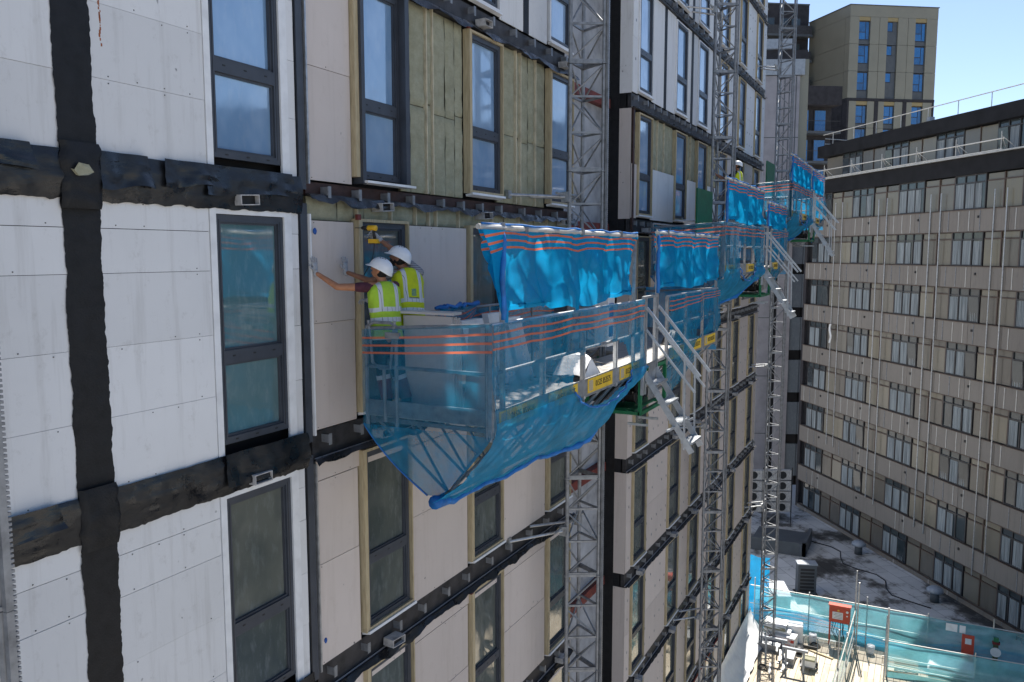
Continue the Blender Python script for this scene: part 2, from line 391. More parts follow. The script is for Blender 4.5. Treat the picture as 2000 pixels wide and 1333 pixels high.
vent_me = MB().box(-.13,.13,-.16,.02,-.055,-.045).box(-.13,.13,-.16,.02,.045,.055).box(-.13,-.12,-.16,.02,-.045,.045).box(.12,.13,-.16,.02,-.045,.045).box(-.12,.12,-.10,-.09,-.045,.045,1).mesh('vent_mesh', [M['vent_grey'], M['slot']])
VENT_SKIP = 0
def vent(x, z, y=0):
    if random.random() < .3 and x > 7: return
    link('vent_terminal', vent_me, (x, y, z), B, None, (random.uniform(-.04,.04), random.uniform(-.06,.06), random.uniform(-.1,.1)))

# ---- bay A (white coated boards, black membrane bands and tape)
for k in range(-3, 4):
    z = 15+3*k
    for (x0, x1) in ((-1.2, 1.6), (1.6, 4.66), (4.66, 6.10)):
        for a, b in zip(ROW, ROW[1:]): board(x0, x1, z+a, z+b, 'white_board', gap=.0015 if b < 2 else .003)
    # white trim round the window and the end strip
    brick('white_trim', 6.105, 6.185, -.012, .02, z+.0, z+2.62, M['white_paint'], B); brick('white_trim', 7.185, 7.30, -.012, .02, z+.0, z+2.62, M['white_paint'], B)
    brick('white_trim', 6.186, 7.184, -.012, .02, z+2.545, z+2.62, M['white_paint'], B)
    for a, b in zip(ROW, ROW[1:]): board(7.302, 7.42, z+a, z+b, 'white_board', -.004, .002, False)
    window(6.187, .996, z+.12, .012, 'glass_S' if k > 0 else 'glass_A' if k == 0 else 'glass_B')
    brick('edge_post', 7.445, 7.56, -.02, .12, z-.12, z+2.72, M['frame'], B)
    brick('edge_angle', 7.575, 7.60, -.045, .1, z-.05, z+2.6, M['galv'] if k % 2 else M['white_paint'], B)
    # horizontal black membrane
    def memb(u, v, z=z, k=k):
        x = lerp(-1.2, 7.46, u); f = nz(x*1.3, v*2, k*3.1, 1.6)*.035+nz(x*4, v*5, k, 1.3)*.014
        zz = z+.015 - v*.42 + (nz(x*6, k*7.7, 2.2)*.022+nz(x*23, k*7.7, 5.2)*.014 if v > .9 else 0)+(nz(x*5, k*3.7, 8)*.008 if v < .1 else 0)
        return (x, -.022 - abs(f)*.7 - .025*math.sin(v*math.pi) , zz)
    MB().grid(memb, 240, 10).build('membrane_band', M['membrane'], B, True)
    for j in range(4):     # loose flaps of membrane
        xs = [2.9, 4.95, 5.5, 6.12][j]+random.uniform(-.1,.1); wl_ = [1.3, .5, .62, 1.25][j]; dz = [.25, .27, .25, .30][j]*random.uniform(.9,1.15)
        def flap(u, v, xs=xs, wl_=wl_, dz=dz, z=z, j=j, k=k):
            x = xs+wl_*u + v*.08*(u-.3); f = nz(x*5, v*3, k*2.7+j, 1.2)
            return (x, -.058-.03*v-.025*f*(.3+v)-.012*math.sin(u*9+j), z+.03-dz*v - .03*math.sin(u*5+k)*v)
        if not (j < 3 and k == 0 and j != 0): MB().grid(flap, 22, 8).build('membrane_flap', M['membrane'], B, True)
    # irregular vertical tape
    def tp(u, v, z=z, k=k):
        zz = z+2.62*v+(.0 if v < 1 else .06)-(.05 if v == 0 else 0); e = nz(zz*3.1, 1.7, 0)*.022+nz(zz*13, 4.7, 0)*.012+nz(zz*41, 2.7, 0)*.007
        e2 = nz(zz*2.9, 7.7, 0)*.022+nz(zz*15, 9.7, 0)*.012+nz(zz*37, 5.7, 0)*.008
        return (lerp(4.505+e, 4.86+e2, u), -.008-.004*nz(u*4, zz*6, 1), zz)
    MB().grid(tp, 5, 120).build('black_tape', M['tape'], B, True)
    def tp2(u, v, z=z):
        zz = z+2.6*v-.02; e = nz(zz*4.1, 3.3, 0)*.01+nz(zz*17, 1.1, 0)*.006
        return (lerp(7.425+e, 7.44, u), -.02, zz)
    MB().grid(tp2, 1, 50).build('edge_seal', M['tape'], B)
# torn insulation stuck at the crossing, patch of mastic
def lump(name, c, r, mat, s=1):
    m = MB()
    m.grid(lambda u, v: (c[0]+r[0]*math.sin(math.pi*v)*math.cos(2*math.pi*u)*(1+.4*nz(u*5,v*5,c[0])), c[1]+r[1]*math.sin(math.pi*v)*math.sin(2*math.pi*u), c[2]+r[2]*math.cos(math.pi*v)*(1+.4*nz(u*4,v*6,c[2]))), 14, 8)
    return m.build(name, mat, B)
m = MB().poly([(4.56,-.125,17.84),(4.60,-.13,17.90),(4.70,-.12,17.89),(4.74,-.13,17.83),(4.68,-.135,17.80),(4.60,-.125,17.79)]); m.poly([(4.56,-.125,17.84),(4.60,-.125,17.79),(4.59,-.08,17.80),(4.55,-.08,17.85)]); m.build('wool_scrap', M['wool'], B)
for kk in range(-3, 4):
    zz0 = 15+3*kk
    def cross(u, v, zz0=zz0):
        e = nz(v*4+zz0, u*2, 1); x = lerp(4.49, 4.87, u)+.03*nz(v*5, zz0, u*2); return (x, -.062-.028*math.sin(v*math.pi)-.02*abs(e)+(.04 if u in (0, 1) else 0), zz0+.08-.56*v)
    MB().grid(cross, 12, 24).build('black_tape', M['tape'], B, True)
vent(6.55, 17.70, .02); vent(6.62, 14.68, .03)
# ---- bay B (beige boards, timber-lined windows)
WB = (8.57, 11.42, 14.47); WBw = .95
def beam(x0, x1, k, step=.7, mat='dark_steel'):
    z = 15+3*k
    lo = .17 if (k == 1 and x1 < 18) else .36
    brick('steel_beam', x0, x1, .03, .12, z-lo, z-.02, M[mat], B)
    brick('beam_flange', x0, x1, -.05, .03, z-lo-.015, z-lo+.008, M['dark_steel'], B)
    x = x0+.25
    while x < x1-.1:
        xx = x+random.uniform(-.06,.06)
        o = brick('bracket', xx-.028, xx+.028, -.085, -.078, z-.20, z-.06, M['galv_dull'], B); brick('bracket', xx-.035, xx-.028, -.079, .03, z-.17, z-.07, M['galv_dull'], B)
        x += step*random.uniform(.85,1.15)
def membrane_strip(x0, x1, z, seed, d=.10):
    def P(u, v):
        x = lerp(x0, x1, u); return (x, -.055-.05*v-.03*abs(nz(x*3, v*2, seed)), z-.33-d*v*(.5+abs(nz(x*1.7, seed, 3))*1.6)+.02*nz(x*8, seed, 1))
    MB().grid(P, int((x1-x0)*16), 4).build('membrane_strip', M['membrane'], B, True)
def batt(x0, x1, z0, z1, y=.03):
    s = random.random()*50
    def P(u, v):
        e = min(u, 1-u, v*2, 2-2*v); r_ = .03*(1-min(1, e*9))**2
        x = lerp(x0+.006, x1-.006, u)+.008*nz(v*7, s, 2)*(1 if u in (0, 1) else 0); zz = lerp(z0+.005, z1-.005, v)
        return (x, y+r_-.012*nz(x*7, zz*5, s)-.007*nz(x*22, zz*22, s), zz)
    return MB().grid(P, max(4,int((x1-x0)*18)), max(4,int((z1-z0)*16))).build('insulation_batt', M['wool'], B, True)
def wool_zone(x0, x1, z0, z1, cuts, studs):
    xs = [x0]+[c for c in cuts if x0+.05 < c < x1-.05]+[x1]
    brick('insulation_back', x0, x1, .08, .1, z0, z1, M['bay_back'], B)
    zc = z0+random.uniform(1.05,1.3)
    for a, b in zip(xs, xs[1:]):
        zs = [z0]+([zc+random.uniform(-.08,.08)] if z1-z0 > 1.6 else [])+[z1]
        for p_, q in zip(zs, zs[1:]): batt(a, b, p_, q)
    for s_ in studs:
        if x0 < s_ < x1: brick('stud', s_-.011, s_+.011, .0, .06, z0, z1, M['stud'], B)
for k in range(-5, 5):
    z = 15+3*k
    bm = 'white_board' if k >= 2 else 'beige_board'
    gaps = [(7.62, 8.44)]+[(w+WBw+.09, (WB+(B_END+.13,))[i+1]-.13) for i, w in enumerate(WB)]
    for i, (x0, x1) in enumerate(gaps):
        if x1-x0 < .05: continue
        if k == 1 and i > 0: wool_zone(x0-.02, x1+.02, z, z+2.63, [x0+.24, x0+.63, x0+.80, x0+1.18, x0+1.46], [x0+.62, x0+.80, x0+1.42] if i > 1 else [x0+.60, x0+.77])
        elif k == 0:
            board(x0, x1, z, z+1.30, bm, .0); board(x0, x1, z+1.30, z+2.53, bm, -.012)
        elif k == 1:
            board(x0, x1, z, z+1.32, bm); board(x0, x1, z+1.32, z+2.64, bm)
        elif k >= 2:
            xm = (x0+x1)/2+.05
            if i: board(x0, xm-.1, z, z+2.62, bm); board(xm+.1, x1, z, z+2.62, bm); brick('black_tape', xm-.11, xm+.11, -.004, .01, z, z+2.62, M['tape'], B)
            else: board(x0, x1, z, z+2.62, bm)
        else:
            board(x0, x1, z, z+1.30, bm); board(x0, x1, z+1.30, z+2.36, bm)
    if k == 0: wool_zone(7.62, B_END, z+2.535, z+2.815, [8.2,8.55,8.75,9.3,9.9,10.25,10.45,11.1,11.6,12.2,12.7,13.2,13.9,14.4,15.0], [8.55,9.3,9.9,10.25,10.45,11.1,12.2,13.2,14.4])
    elif k < 0:
        xs = [7.62, 9.5, 11.3, 13.2, B_END]
        for a, b in zip(xs, xs[1:]): board(a, b, z+2.365, z+2.66, bm)
    elif k >= 2: board(7.62, B_END, z+2.625, z+2.7, bm)
    for i, w in enumerate(WB):
        if k == 1 and i == 0:
            brick('window_liner', 8.45, 8.53, -.07, .05, z+.1, z+2.66, M['timber'], B); brick('window_membrane', 8.532, 8.60, -.11, .05, z+.02, z+2.66, M['frame'], B); brick('window_membrane', 9.505, 9.60, -.11, .05, z+.08, z+2.66, M['frame'], B)
            brick('window_sill', 8.56, 9.66, -.16, .03, z+.03, z+.06, M['white_paint'], B)
            window(8.602, .90, z+.10, .0, 'glass_S')
        elif k >= 2:
            trim_box(w-.06, w+WBw+.06, z+.10, z+2.56, .06, -.03, 'white_paint', True, 'white_paint'); window(w, WBw, z+.12, .0, 'glass_S')
        else:
            trim_box(w-.10, w+WBw+.085, z+.10, z+2.54, .075, -.075, 'timber', True, 'white_paint')
            window(w-.022, WBw+.06, z+.12, -.03, 'glass_B' if k < 1 else 'glass_S')
        if k < 2: vent(w+.42+random.uniform(-.12,.12), z+2.74, -.02 if k else .0)
for k in range(-5, 6):
    beam(7.60, B_END+.1, k, .70, 'brown_steel' if k == 1 else 'dark_steel'); membrane_strip(7.55, B_END+.15, 15+3*k+(.16 if k == 1 else 0), k*1.3)
# red fire-stop tips and paint marks
for x, z in ((8.47,17.62),(11.3,20.64),(11.31,11.6)): brick('red_mark', x-.03, x+.04, -.079, -.04, z-.06, z+.01, M['red_steel'], B)
# blue sealant bags hanging at the joint
for x, z, s_ in ((7.63,17.40,.030),(7.64,12.35,.026)): 
    m = MB(); m.grid(lambda u, v: (x+s_*math.sin(math.pi*v)*math.cos(6.283*u), -.07+s_*math.sin(math.pi*v)*math.sin(6.283*u)*.6, z+s_*1.3*math.cos(math.pi*v)+.01*nz(u*4,v*4,z)), 10, 7); m.build('blue_plug', M['blue_rope'], B, True)
# ---- bay C
WC = ((19.78,.98),(23.05,1.08),(25.5,1.1),(28.3,1.1),(31.35,1.05),(34.5,1.08))
for k in range(-5, 5):
    z = 15+3*k; bm = 'white_board' if k >= 2 else 'beige_board'
    brick('return_wall', C_BEG-.012, C_BEG, .02, .32, z-.02, z+2.62, M[bm], B); brick('return_membrane', C_BEG-.010, C_BEG-.002, .322, .74, z-.5, z+2.7, M['tape'], B)
    edges = [C_BEG]+[e for x, w in WC for e in (x-.09, x+w+.08)]+[C_END]
    for i in range(0, len(edges), 2):
        x0, x1 = edges[i], edges[i+1]
        if k == 1 and x0 < 28:
            wool_zone(x0, x1, z+1.32, z+2.62, [x0+.6, x0+1.2, x0+1.75], [x0+.6, x0+1.2]); board(x0, x1, z, z+1.31, 'white_board' if i else bm, -.01)
        elif k >= 2 and x0 < 27 and x1-x0 > .8:
            xm = (x0+x1)/2+random.uniform(-.1,.15); board(x0, xm-.1, z, z+2.62, bm, 0, .003, False); board(xm+.1, x1, z, z+2.62, bm, 0, .003, False); brick('black_tape', xm-.12, xm+.12, -.006, .01, z, z+2.62, M['tape'], B)
        else:
            board(x0, x1, z, z+1.30, bm, 0, .003, False); board(x0, x1, z+1.30, z+2.62, bm, 0, .003, False)
            for j in range(int((x1-x0)/.45)+1):      # fixing washers
                for zz in (.35, .8, 1.7, 2.2):
                    if random.random() < .75: marks.box(x0+.2+j*.45-.02, x0+.2+j*.45+.02, -.006, .001, z+zz-.03, z+zz+.03)
    brick('head_board', C_BEG, C_END, .0, .02, z+2.625, z+2.66, M[bm], B)
    for x, w in WC:
        tm = 'white_paint' if (k >= 2 and x < 27) else 'timber'
        trim_box(x-.085, x+w+.075, z+.10, z+2.54, .065, -.06 if tm == 'timber' else -.03, tm, True, 'white_paint')
        window(x-.018, w+.035, z+.12, -.02, 'glass_S' if k >= 1 else 'glass_B')
        if k < 1: vent(x+.5, z+2.72, -.02)
    brick('brown_post', C_BEG+.03, C_BEG+.14, -.03, .02, z-.3, z+2.66, M['brown_steel'], B) if k == 1 else None
for k in range(-5, 6):
    beam(C_BEG, C_END, k, .62); membrane_strip(C_BEG-.02, C_END, 15+3*k, k*2.3+40, .03)
# rust drip below a fixing near the top left
rd = MB()
for i in range(70):
    zz = 18.95+1.35*(i/70)**.8; xx = 4.965+.012*nz(zz*9, 2)+random.uniform(-.008,.008); s_ = random.uniform(.003,.009); rd.box(xx-s_, xx+s_, -.0035, .0, zz-s_*2, zz+s_*2)
rd.build('rust_drip', M['rust'], B)
tag(screws.build('screw_head', M['dark_steel'], B), kind='stuff'); tag(marks.build('fixing_washer', M['galv_dull'], B), kind='stuff')
# white sheeting draped at the foot of the facade
def shp(u, v):
    x = lerp(29.5, 36.7, u); f = nz(x*1.1, v*2, 5)*.16+nz(x*3, v*4, 9)*.06
    return (x, -.08-.75*v**1.4-f*.6*v, 1.15-1.1*v**.75+f*.5*v*(1-v)+.05)
n_sheet = MB().grid(shp, 70, 18).build('white_sheet', M['sheet'], None, True)
tag(n_sheet, 'crumpled white plastic sheeting draped along the foot of the facade', 'sheet')
# ------------------------------------------------------------------ right-hand office building
RE = Vector((.8, .6, 0)); RN = Vector((-.6, .8, 0)); RP = Vector((60.49, 1.14, 0))   # along, outward, far corner
def rp(s, o, z): return tuple(RP + RE*s + RN*o + Vector((0,0,z)))
OB = thing('office_building', rp(-20, -6, -1), 'beige 1960s office block with ribbon windows and black roof fascia at right', 'building')
RROT = math.atan2(.6, .8)
def rbox(name, s0, s1, o0, o1, z0, z1, m, parent=OB):
    if m.name not in _cubes: _cubes[m.name] = MB().box(-.5,.5,-.5,.5,-.5,.5).mesh('unit_'+m.name, m)
    o = link(name, _cubes[m.name], rp((s0+s1)/2, (o0+o1)/2, (z0+z1)/2), parent if parent is OB else None, (s1-s0, o1-o0, z1-z0), (0,0,RROT))
    return o
S_END = -40
rbox('core_wall', S_END, 0, -14, -.42, -1.5, 22.0, M['core']); rbox('core_wall', S_END, 0, -14, -1.45, 22.0, 24.0, M['core'])
sp = [19.32-2.86*j for j in range(8)]
office_win = None
def ow_frame():
    m = MB(); W_, H_ = 2.2, 1.74; t = .055
    m.box(0,t,-.05,.05,0,H_); m.box(W_-t,W_,-.05,.05,0,H_); m.box(t,W_-t,-.05,.05,0,t); m.box(t,W_-t,-.05,.05,H_-t,H_); m.box(t,W_-t,-.05,.05,1.30,1.36)
    for x in (.72, 1.44): m.box(x-.03,x+.03,-.05,.05,t,1.30); m.box(x-.025,x+.025,-.05,.05,1.36,H_-t)
    return m.mesh('office_frame', M['frame_brown'])
OWF = ow_frame()
OWP = [MB().box(x0,x1,-.012,-.004,z0,z1).mesh('office_pane', M['glass_office']) for x0, x1 in ((.06,.69),(.75,1.41),(1.47,2.14)) for z0, z1 in ((.06,1.3),(1.36,1.68))]
def curt(x0, x1, sd):
    m = MB(); m.grid(lambda u, v: (lerp(x0,x1,u), .0+.028*math.sin(u*26+sd)*.6+.008, lerp(.06,1.28,v)), 26, 1); return m.mesh('curtain_mesh', M['curtain'], (0,0,0), True)
CUR = [curt(.07,.66,1), curt(.80,1.36,2), curt(1.52,2.10,3)]
def vflip(): pass
def office_window(s1, zb, off=0.0):
    f = link('window', OWF, rp(s1, off-.10, zb), OB, (-1,1,1), (0,0,RROT))
    for i, pm in enumerate(OWP):
        if i % 2 == 1 or i in (0, 2, 4):
            o = bpy.data.objects.new('pane', pm); COL.objects.link(o); o.parent = f
            if i in (0, 4) and random.random() < .2:     # tilted open sash
                o.rotation_euler = (R(random.uniform(-4,-2)), 0, 0); o.location = (0, .02, .0)
    for i, cm in enumerate(CUR):
        if random.random() < .92:
            o = bpy.data.objects.new('curtain', cm); COL.objects.link(o); o.parent = f; o.location = (0, .012, 0)
            o.scale = (random.choice((1, 1, 1, .9, 1)), 1, random.choice((1, 1, 1, .97)))
bays = [(-.72-4.57*i, -2.92-4.57*i) for i in range(7)]
for j, zt in enumerate(sp):
    zb = zt; ztop = zt+1.78
    if j == 0: pass
    # spandrel panels, one per 0.75 m, with fins on the joints
    s = -.02; w = 2.285
    while s > -32.5:
        rbox('spandrel_panel', s-w+.012, s-.012, -.40, 0, zt-1.08, zt, M['spandrel']); s -= w
    rbox('window_sill', -32.5, .0, -.02, .05, zt+.002, zt+.035, M['brown_trim']); rbox('window_head', -32.5, .0, -.06, .015, zt-1.12, zt-1.082, M['brown_trim'])
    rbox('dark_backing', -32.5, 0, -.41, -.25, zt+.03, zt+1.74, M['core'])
    for bi, (a, b) in enumerate(bays):
        office_window(a, zt+.04)
        # two infill panels with transom light and brown mullions
        nb = b-2.37; mid = (b+nb)/2
        for (p_, q) in ((b-.06, mid+.04), (mid-.04, nb+.06)):
            rbox('infill_panel', q, p_, -.16, -.10, zt+.06, zt+1.36, M['infill']); rbox('infill_panel', q, p_, -.17, -.12, zt+1.43, zt+1.72, M['infill'])
        rbox('mullion', mid-.035, mid+.035, -.2, -.06, zt+.04, zt+1.74, M['brown_trim']); rbox('mullion', nb+.005, nb+.055, -.2, -.055, zt+.04, zt+1.74, M['brown_trim']); rbox('transom', nb+.06, b-.05, -.19, -.07, zt+1.362, zt+1.425, M['brown_trim'])
    # white vertical fins across the spandrel
    for bi in range(7):
        for q in (0, 1, 2, 3):
            sx = -.45-4.57*bi-.75*q
            if j < 8 and random.random() < (.85 if j < 5 else .5): rbox('joint_strip', sx-.022, sx+.022, .0, .02, zt-1.05, zt-.04, M['rail'] if random.random() < .6 else M['galv_dull'])
        rbox('anchor_stub', -2.6-4.57*bi-.05, -2.6-4.57*bi+.05, .0, .05, zt-.42, zt-.30, M['black_rubber'])
# full-height conduits in pairs
for i in range(6):
    for q in (-3.58, -4.38):
        s = q-4.6*i; zb = (2.6, 2.2, 1.6, 1.0, .6, .4)[i]+random.uniform(-.3,.3); zt = 20.4-.05*i
        if i in (0,): zb = 4.4
        MB().tube([rp(s, .06, zb), rp(s, .06, zt)], .035 if i in (1,2) else .028, 6).build('conduit', M['galv'], OB)
# roof: fascia, recessed top storey, rails
rbox('black_fascia', -33, .06, -.6, .12, 21.10, 21.98, M['fascia']); rbox('ledge', -33, .1, -1.45, .30, 21.982, 22.05, M['rail'])
for bi, (a, b) in enumerate(bays):
    office_window(a-1.4, 22.06, -1.15); 
    for q0, q1 in ((b-1.42, b-2.55), (b-2.6, b-3.76)): rbox('infill_panel', q1, q0, -1.30, -1.24, 22.08, 23.62, M['infill'])
    rbox('mullion', b-2.60, b-2.55, -1.34, -1.2, 22.06, 23.66, M['brown_trim'])
rbox('infill_panel', -2.1, -.2, -1.30, -1.24, 22.08, 23.62, M['infill'])
rbox('roof_fascia', -34, .3, -15, -.75, 23.68, 24.45, M['fascia'])
for z0, o0 in ((22.62, .16), (22.10, .26)): MB().tube([rp(-1.2, o0, z0), rp(-17.9, o0, z0-.02)], .03, 6).build('guard_rail', M['rail'], OB)
for i in range(6):
    s = -2.2-3.1*i; MB().tube([rp(s, .16, 22.05), rp(s, .16, 22.95)], .024, 6).tube([rp(s, .16, 22.75), rp(s-.35, -.5, 22.06)], .022, 6).tube([rp(s, .16, 22.75), rp(s+.35, -.5, 22.06)], .022, 6).build('guard_post', M['rail'], OB)
MB().tube([rp(.2, -1.1, 25.25), rp(-34, -1.1, 25.25)], .028, 6).build('roof_rail', M['rail'], OB)
for i in range(14): MB().tube([rp(-1-2.4*i, -1.1, 24.45), rp(-1-2.4*i, -1.1, 25.25)], .022, 6).build('roof_rail_post', M['rail'], OB)
MB().tube([rp(.1, -1.2, 25.0), rp(.6, -4.5, 24.95)], .03, 6).tube([rp(.1, -1.2, 24.65), rp(.6, -4.5, 24.6)], .03, 6).build('roof_rail', M['rail'], OB)
rbox('roof_vent', -9.7, -9.4, -2.2, -1.9, 24.45, 24.95, M['lead'])
# dark plinth with upstand at the low roof
rbox('plinth', -33, .0, -.38, .10, -1.1, -.55-1.08, M['fascia']) if False else None
rbox('plinth', -33, .02, -.3, .14, -1.2, sp[7]-.55, M['brown_steel'])
rbox('end_return', .0, .35, -14, -.1, -1, 22.0, M['dark_brick'])
# white cloth hanging from one window
m = MB(); m.grid(lambda u, v: rp(-3.55-.22*u*(1-.4*v)+.04*math.sin(v*8), .12+.05*math.sin(u*7+v*5), 12.5-1.25*v), 8, 16); tag(m.build('hanging_cloth', M['sheet'], None, True), 'strip of white cloth hanging from an office window', 'cloth')
# low felt roof between the buildings
rf = MB(); rf.poly([(37.62, 3.5, -.9), (37.62, -16.0, -.9), rp(-27, .12, -.9), rp(-.1, .12, -.9), (62, 6, -.9), (45, 6, -.9)]); tag(rf.build('low_roof', M['felt']), kind='structure')
rw = MB(); rw.box(37.56, 37.62, -16, 3.5, -4, -.3); tag(rw.build('roof_upstand_wall', M['brown_steel']), 'low brown upstand wall at the edge of the felt roof', 'wall')
def roofbox(name, c, sx, sy, sz, rot, mat, label, cat, extra=None):
    t = thing(name, c, label, cat); m = MB(); ca, sa = math.cos(rot), math.sin(rot); ax, ay = Vector((ca,sa,0)), Vector((-sa,ca,0)); cv = Vector(c)
    m.obox(cv+Vector((0,0,sz/2)), ax*sx/2, ay*sy/2, Vector((0,0,sz/2))); m.build('casing', mat, t)
    MB().obox(cv+Vector((0,0,sz+.03)), ax*(sx/2+.04), ay*(sy/2+.04), Vector((0,0,.028))).build('cover', M['lead'], t)
    MB().obox(cv+Vector((0,0,-.04)), ax*(sx/2+.1), ay*(sy/2+.1), Vector((0,0,.035))).build('base', M['black_rubber'], t)
    if extra: extra(t, cv, ax, ay)
    return t
def grille(t, cv, ax, ay):
    for i in range(7): MB().obox(cv-ax*.285+Vector((0,0,.2+.19*i)), ax*.008, ay*.36, Vector((0,0,.06))).build('louvre', M['black_rubber'], t)
roofbox('roof_cabinet', (44.6,-1.5,-.85), .55, .95, 1.6, R(20), M['dark_panel'], 'tall grey plant cabinet standing on the felt roof', 'cabinet', grille)
roofbox('roof_hatch_box', (42.6,-.2,-.85), 1.6, 1.2, .75, R(20), M['lead'], 'wide low pale plant box beside the tall roof cabinet', 'plant box')
roofbox('roof_duct_box', (41.7,-.75,-.85), .7, .6, .85, R(25), M['dark_panel'], 'small grey duct box in front of the wide plant box', 'duct')
for i, (s, o) in enumerate(((-9.6, 1.3), (-16.5, 1.4))):
    t = thing('roof_cowl', rp(s, o, -.88), ('domed roof cowl nearer the far corner of the felt roof', 'domed roof cowl nearer the fence on the felt roof')[i], 'cowl', 'roof cowls')
    c = rp(s, o, -.88); MB().lathe([(.22,0),(.22,.45),(.18,.5)], c, 14).build('neck', M['dark_panel'], t, True); MB().lathe([(.30,.5),(.42,.55),(.40,.68),(.25,.80),(.02,.84)], c, 14).build('dome', M['lead'], t, True)
# raised duct / upstands at the far end of the roof
tag(MB().box(50.2,53.0,-.6,2.4,-.89,-.35).box(50.0,53.2,-.8,-.6,-.89,-.1).box(50.0,50.2,-.8,2.5,-.89,-.1).build('rooflight_kerb', M['dark_panel']), 'shallow dark rooflight kerb at the far end of the felt roof', 'rooflight')
# bank of condensers in front of the grey tower
ac = MB().box(-.45,.45,-.16,.16,0,.62).mesh('condenser_casing', M['vent_grey'])  # white casings darkened to grey, their shade put into the colour
fan = MB(); fan.lathe([(.25,0),(.25,.015)], (0,0,0), 18); fan_me = fan.mesh('fan_guard', M['black_rubber'])
wd = Vector((.45,-.89,0)); wr = math.atan2(-.89,.45)
for r_ in range(4):
    for c_ in range(3):
        p0 = Vector((54.2,3.0,0))+wd*(.95*c_)+Vector((0,0,.2+.72*r_))
        t = thing('air_conditioner', tuple(p0), ('lowest','second lowest','second highest','highest')[r_]+' white condenser '+('nearest the facade','in the middle','nearest the office block')[c_]+' in the bank below the grey tower', 'air conditioner', 'condenser bank')
        link('casing', ac, tuple(p0), t, None, (0,0,wr)); f = link('fan_guard', fan_me, tuple(p0+Vector((-.89,-.45,0))*.165+wd*-.12+Vector((0,0,.31))), t, None, (R(90),0,wr))
ra = thing('condenser_rack', (54.9,1.6,-.9), 'dark steel rack carrying the bank of condensers', 'rack')
for c_ in range(4): MB().bar(Vector((54.35,2.95,-.9))+wd*(.95*c_-.47), Vector((54.35,2.95,3.1))+wd*(.95*c_-.47), .06).build('upright', M['dark_steel'], ra)
for r_ in range(4): MB().bar(Vector((54.3,2.95,.17+.72*r_))-wd*.5, Vector((54.3,2.95,.17+.72*r_))+wd*2.4, .05).build('shelf', M['dark_steel'], ra)

# ------------------------------------------------------------------ grey tower and glazed stair link behind
TW = thing('grey_tower', (66,6,-1), 'plain lilac-grey rendered tower behind the far scaffold mast', 'building')
tw_u = Vector((.40,-.917,0)); tw_b = Vector((.917,.40,0)); t0 = Vector((65.4,5.9,0))
def tbox(name, u0, u1, b0, b1, z0, z1, m, par, org=t0, uu=tw_u, bb=tw_b):
    return MB().obox(org+uu*(u0+u1)/2+bb*(b0+b1)/2+Vector((0,0,(z0+z1)/2)), uu*(u1-u0)/2, bb*(b1-b0)/2, Vector((0,0,(z1-z0)/2))).build(name, m, par)
tbox('wall', -6, 3.35, 0, 8, -1, 30.5, M['tower_wall'], TW); tbox('coping', -6, 3.65, -.15, 8, 30.55, 31.7, M['lead'], TW)
for u in (.3, 2.2, 2.55, 3.05): tbox('wall_joint', u, u+.06, -.03, -.002, -1, 30.5, M['dark_panel'] if u > 1 else M['white_paint'], TW)
tbox('pipe', .05, .12, -.1, -.03, 20, 30.4, M['white_paint'], TW); tbox('pipe', 1.75, 1.83, -.1, -.03, 8, 30.4, M['white_paint'], TW)
for i in range(6): tbox('floor_joint', -6, 3.35, -.012, -.002, 2.9+4.6*i, 2.96+4.6*i, M['dark_panel'], TW)
tbox('upper_block', -6, 4.75, 3, 12, 28, 33.1, M['dark_brick'], TW); tbox('upper_coping', -3, 3.4, 2.7, 2.99, 33.15, 33.9, M['lead'], TW); tbox('gold_edge', 3.45, 4.1, .4, 3, 14, 31.8, M['gold'], TW)
SL = thing('glazed_stair_tower', (66.5,2,-1), 'narrow blue-grey panelled stair tower between grey tower and office block', 'building')
o2 = Vector((65.4,3.3,0))
tbox('core_wall', -.6, 2.6, .3, 5, -1, 22.2, M['core'], SL, o2)
for i in range(7):
    z0 = -.9+3.3*i
    for c_ in range(2):
        tbox('glass_panel', .55+.85*c_, 1.36+.85*c_, 0, .29, z0+.72, z0+3.26, M['stair_glass'] if 'stair_glass' in M else M['dark_panel'], SL, o2)
        tbox('vent_panel', .57+.85*c_, 1.34+.85*c_, .02, .28, z0+.03, z0+.68, M['fascia'], SL, o2)
tbox('column', -.4, .5, -.2, .3, -1, 22, M['tower_wall'], SL, o2); tbox('column', 2.25, 2.6, -.1, .3, -1, 22, M['dark_brick'], SL, o2)

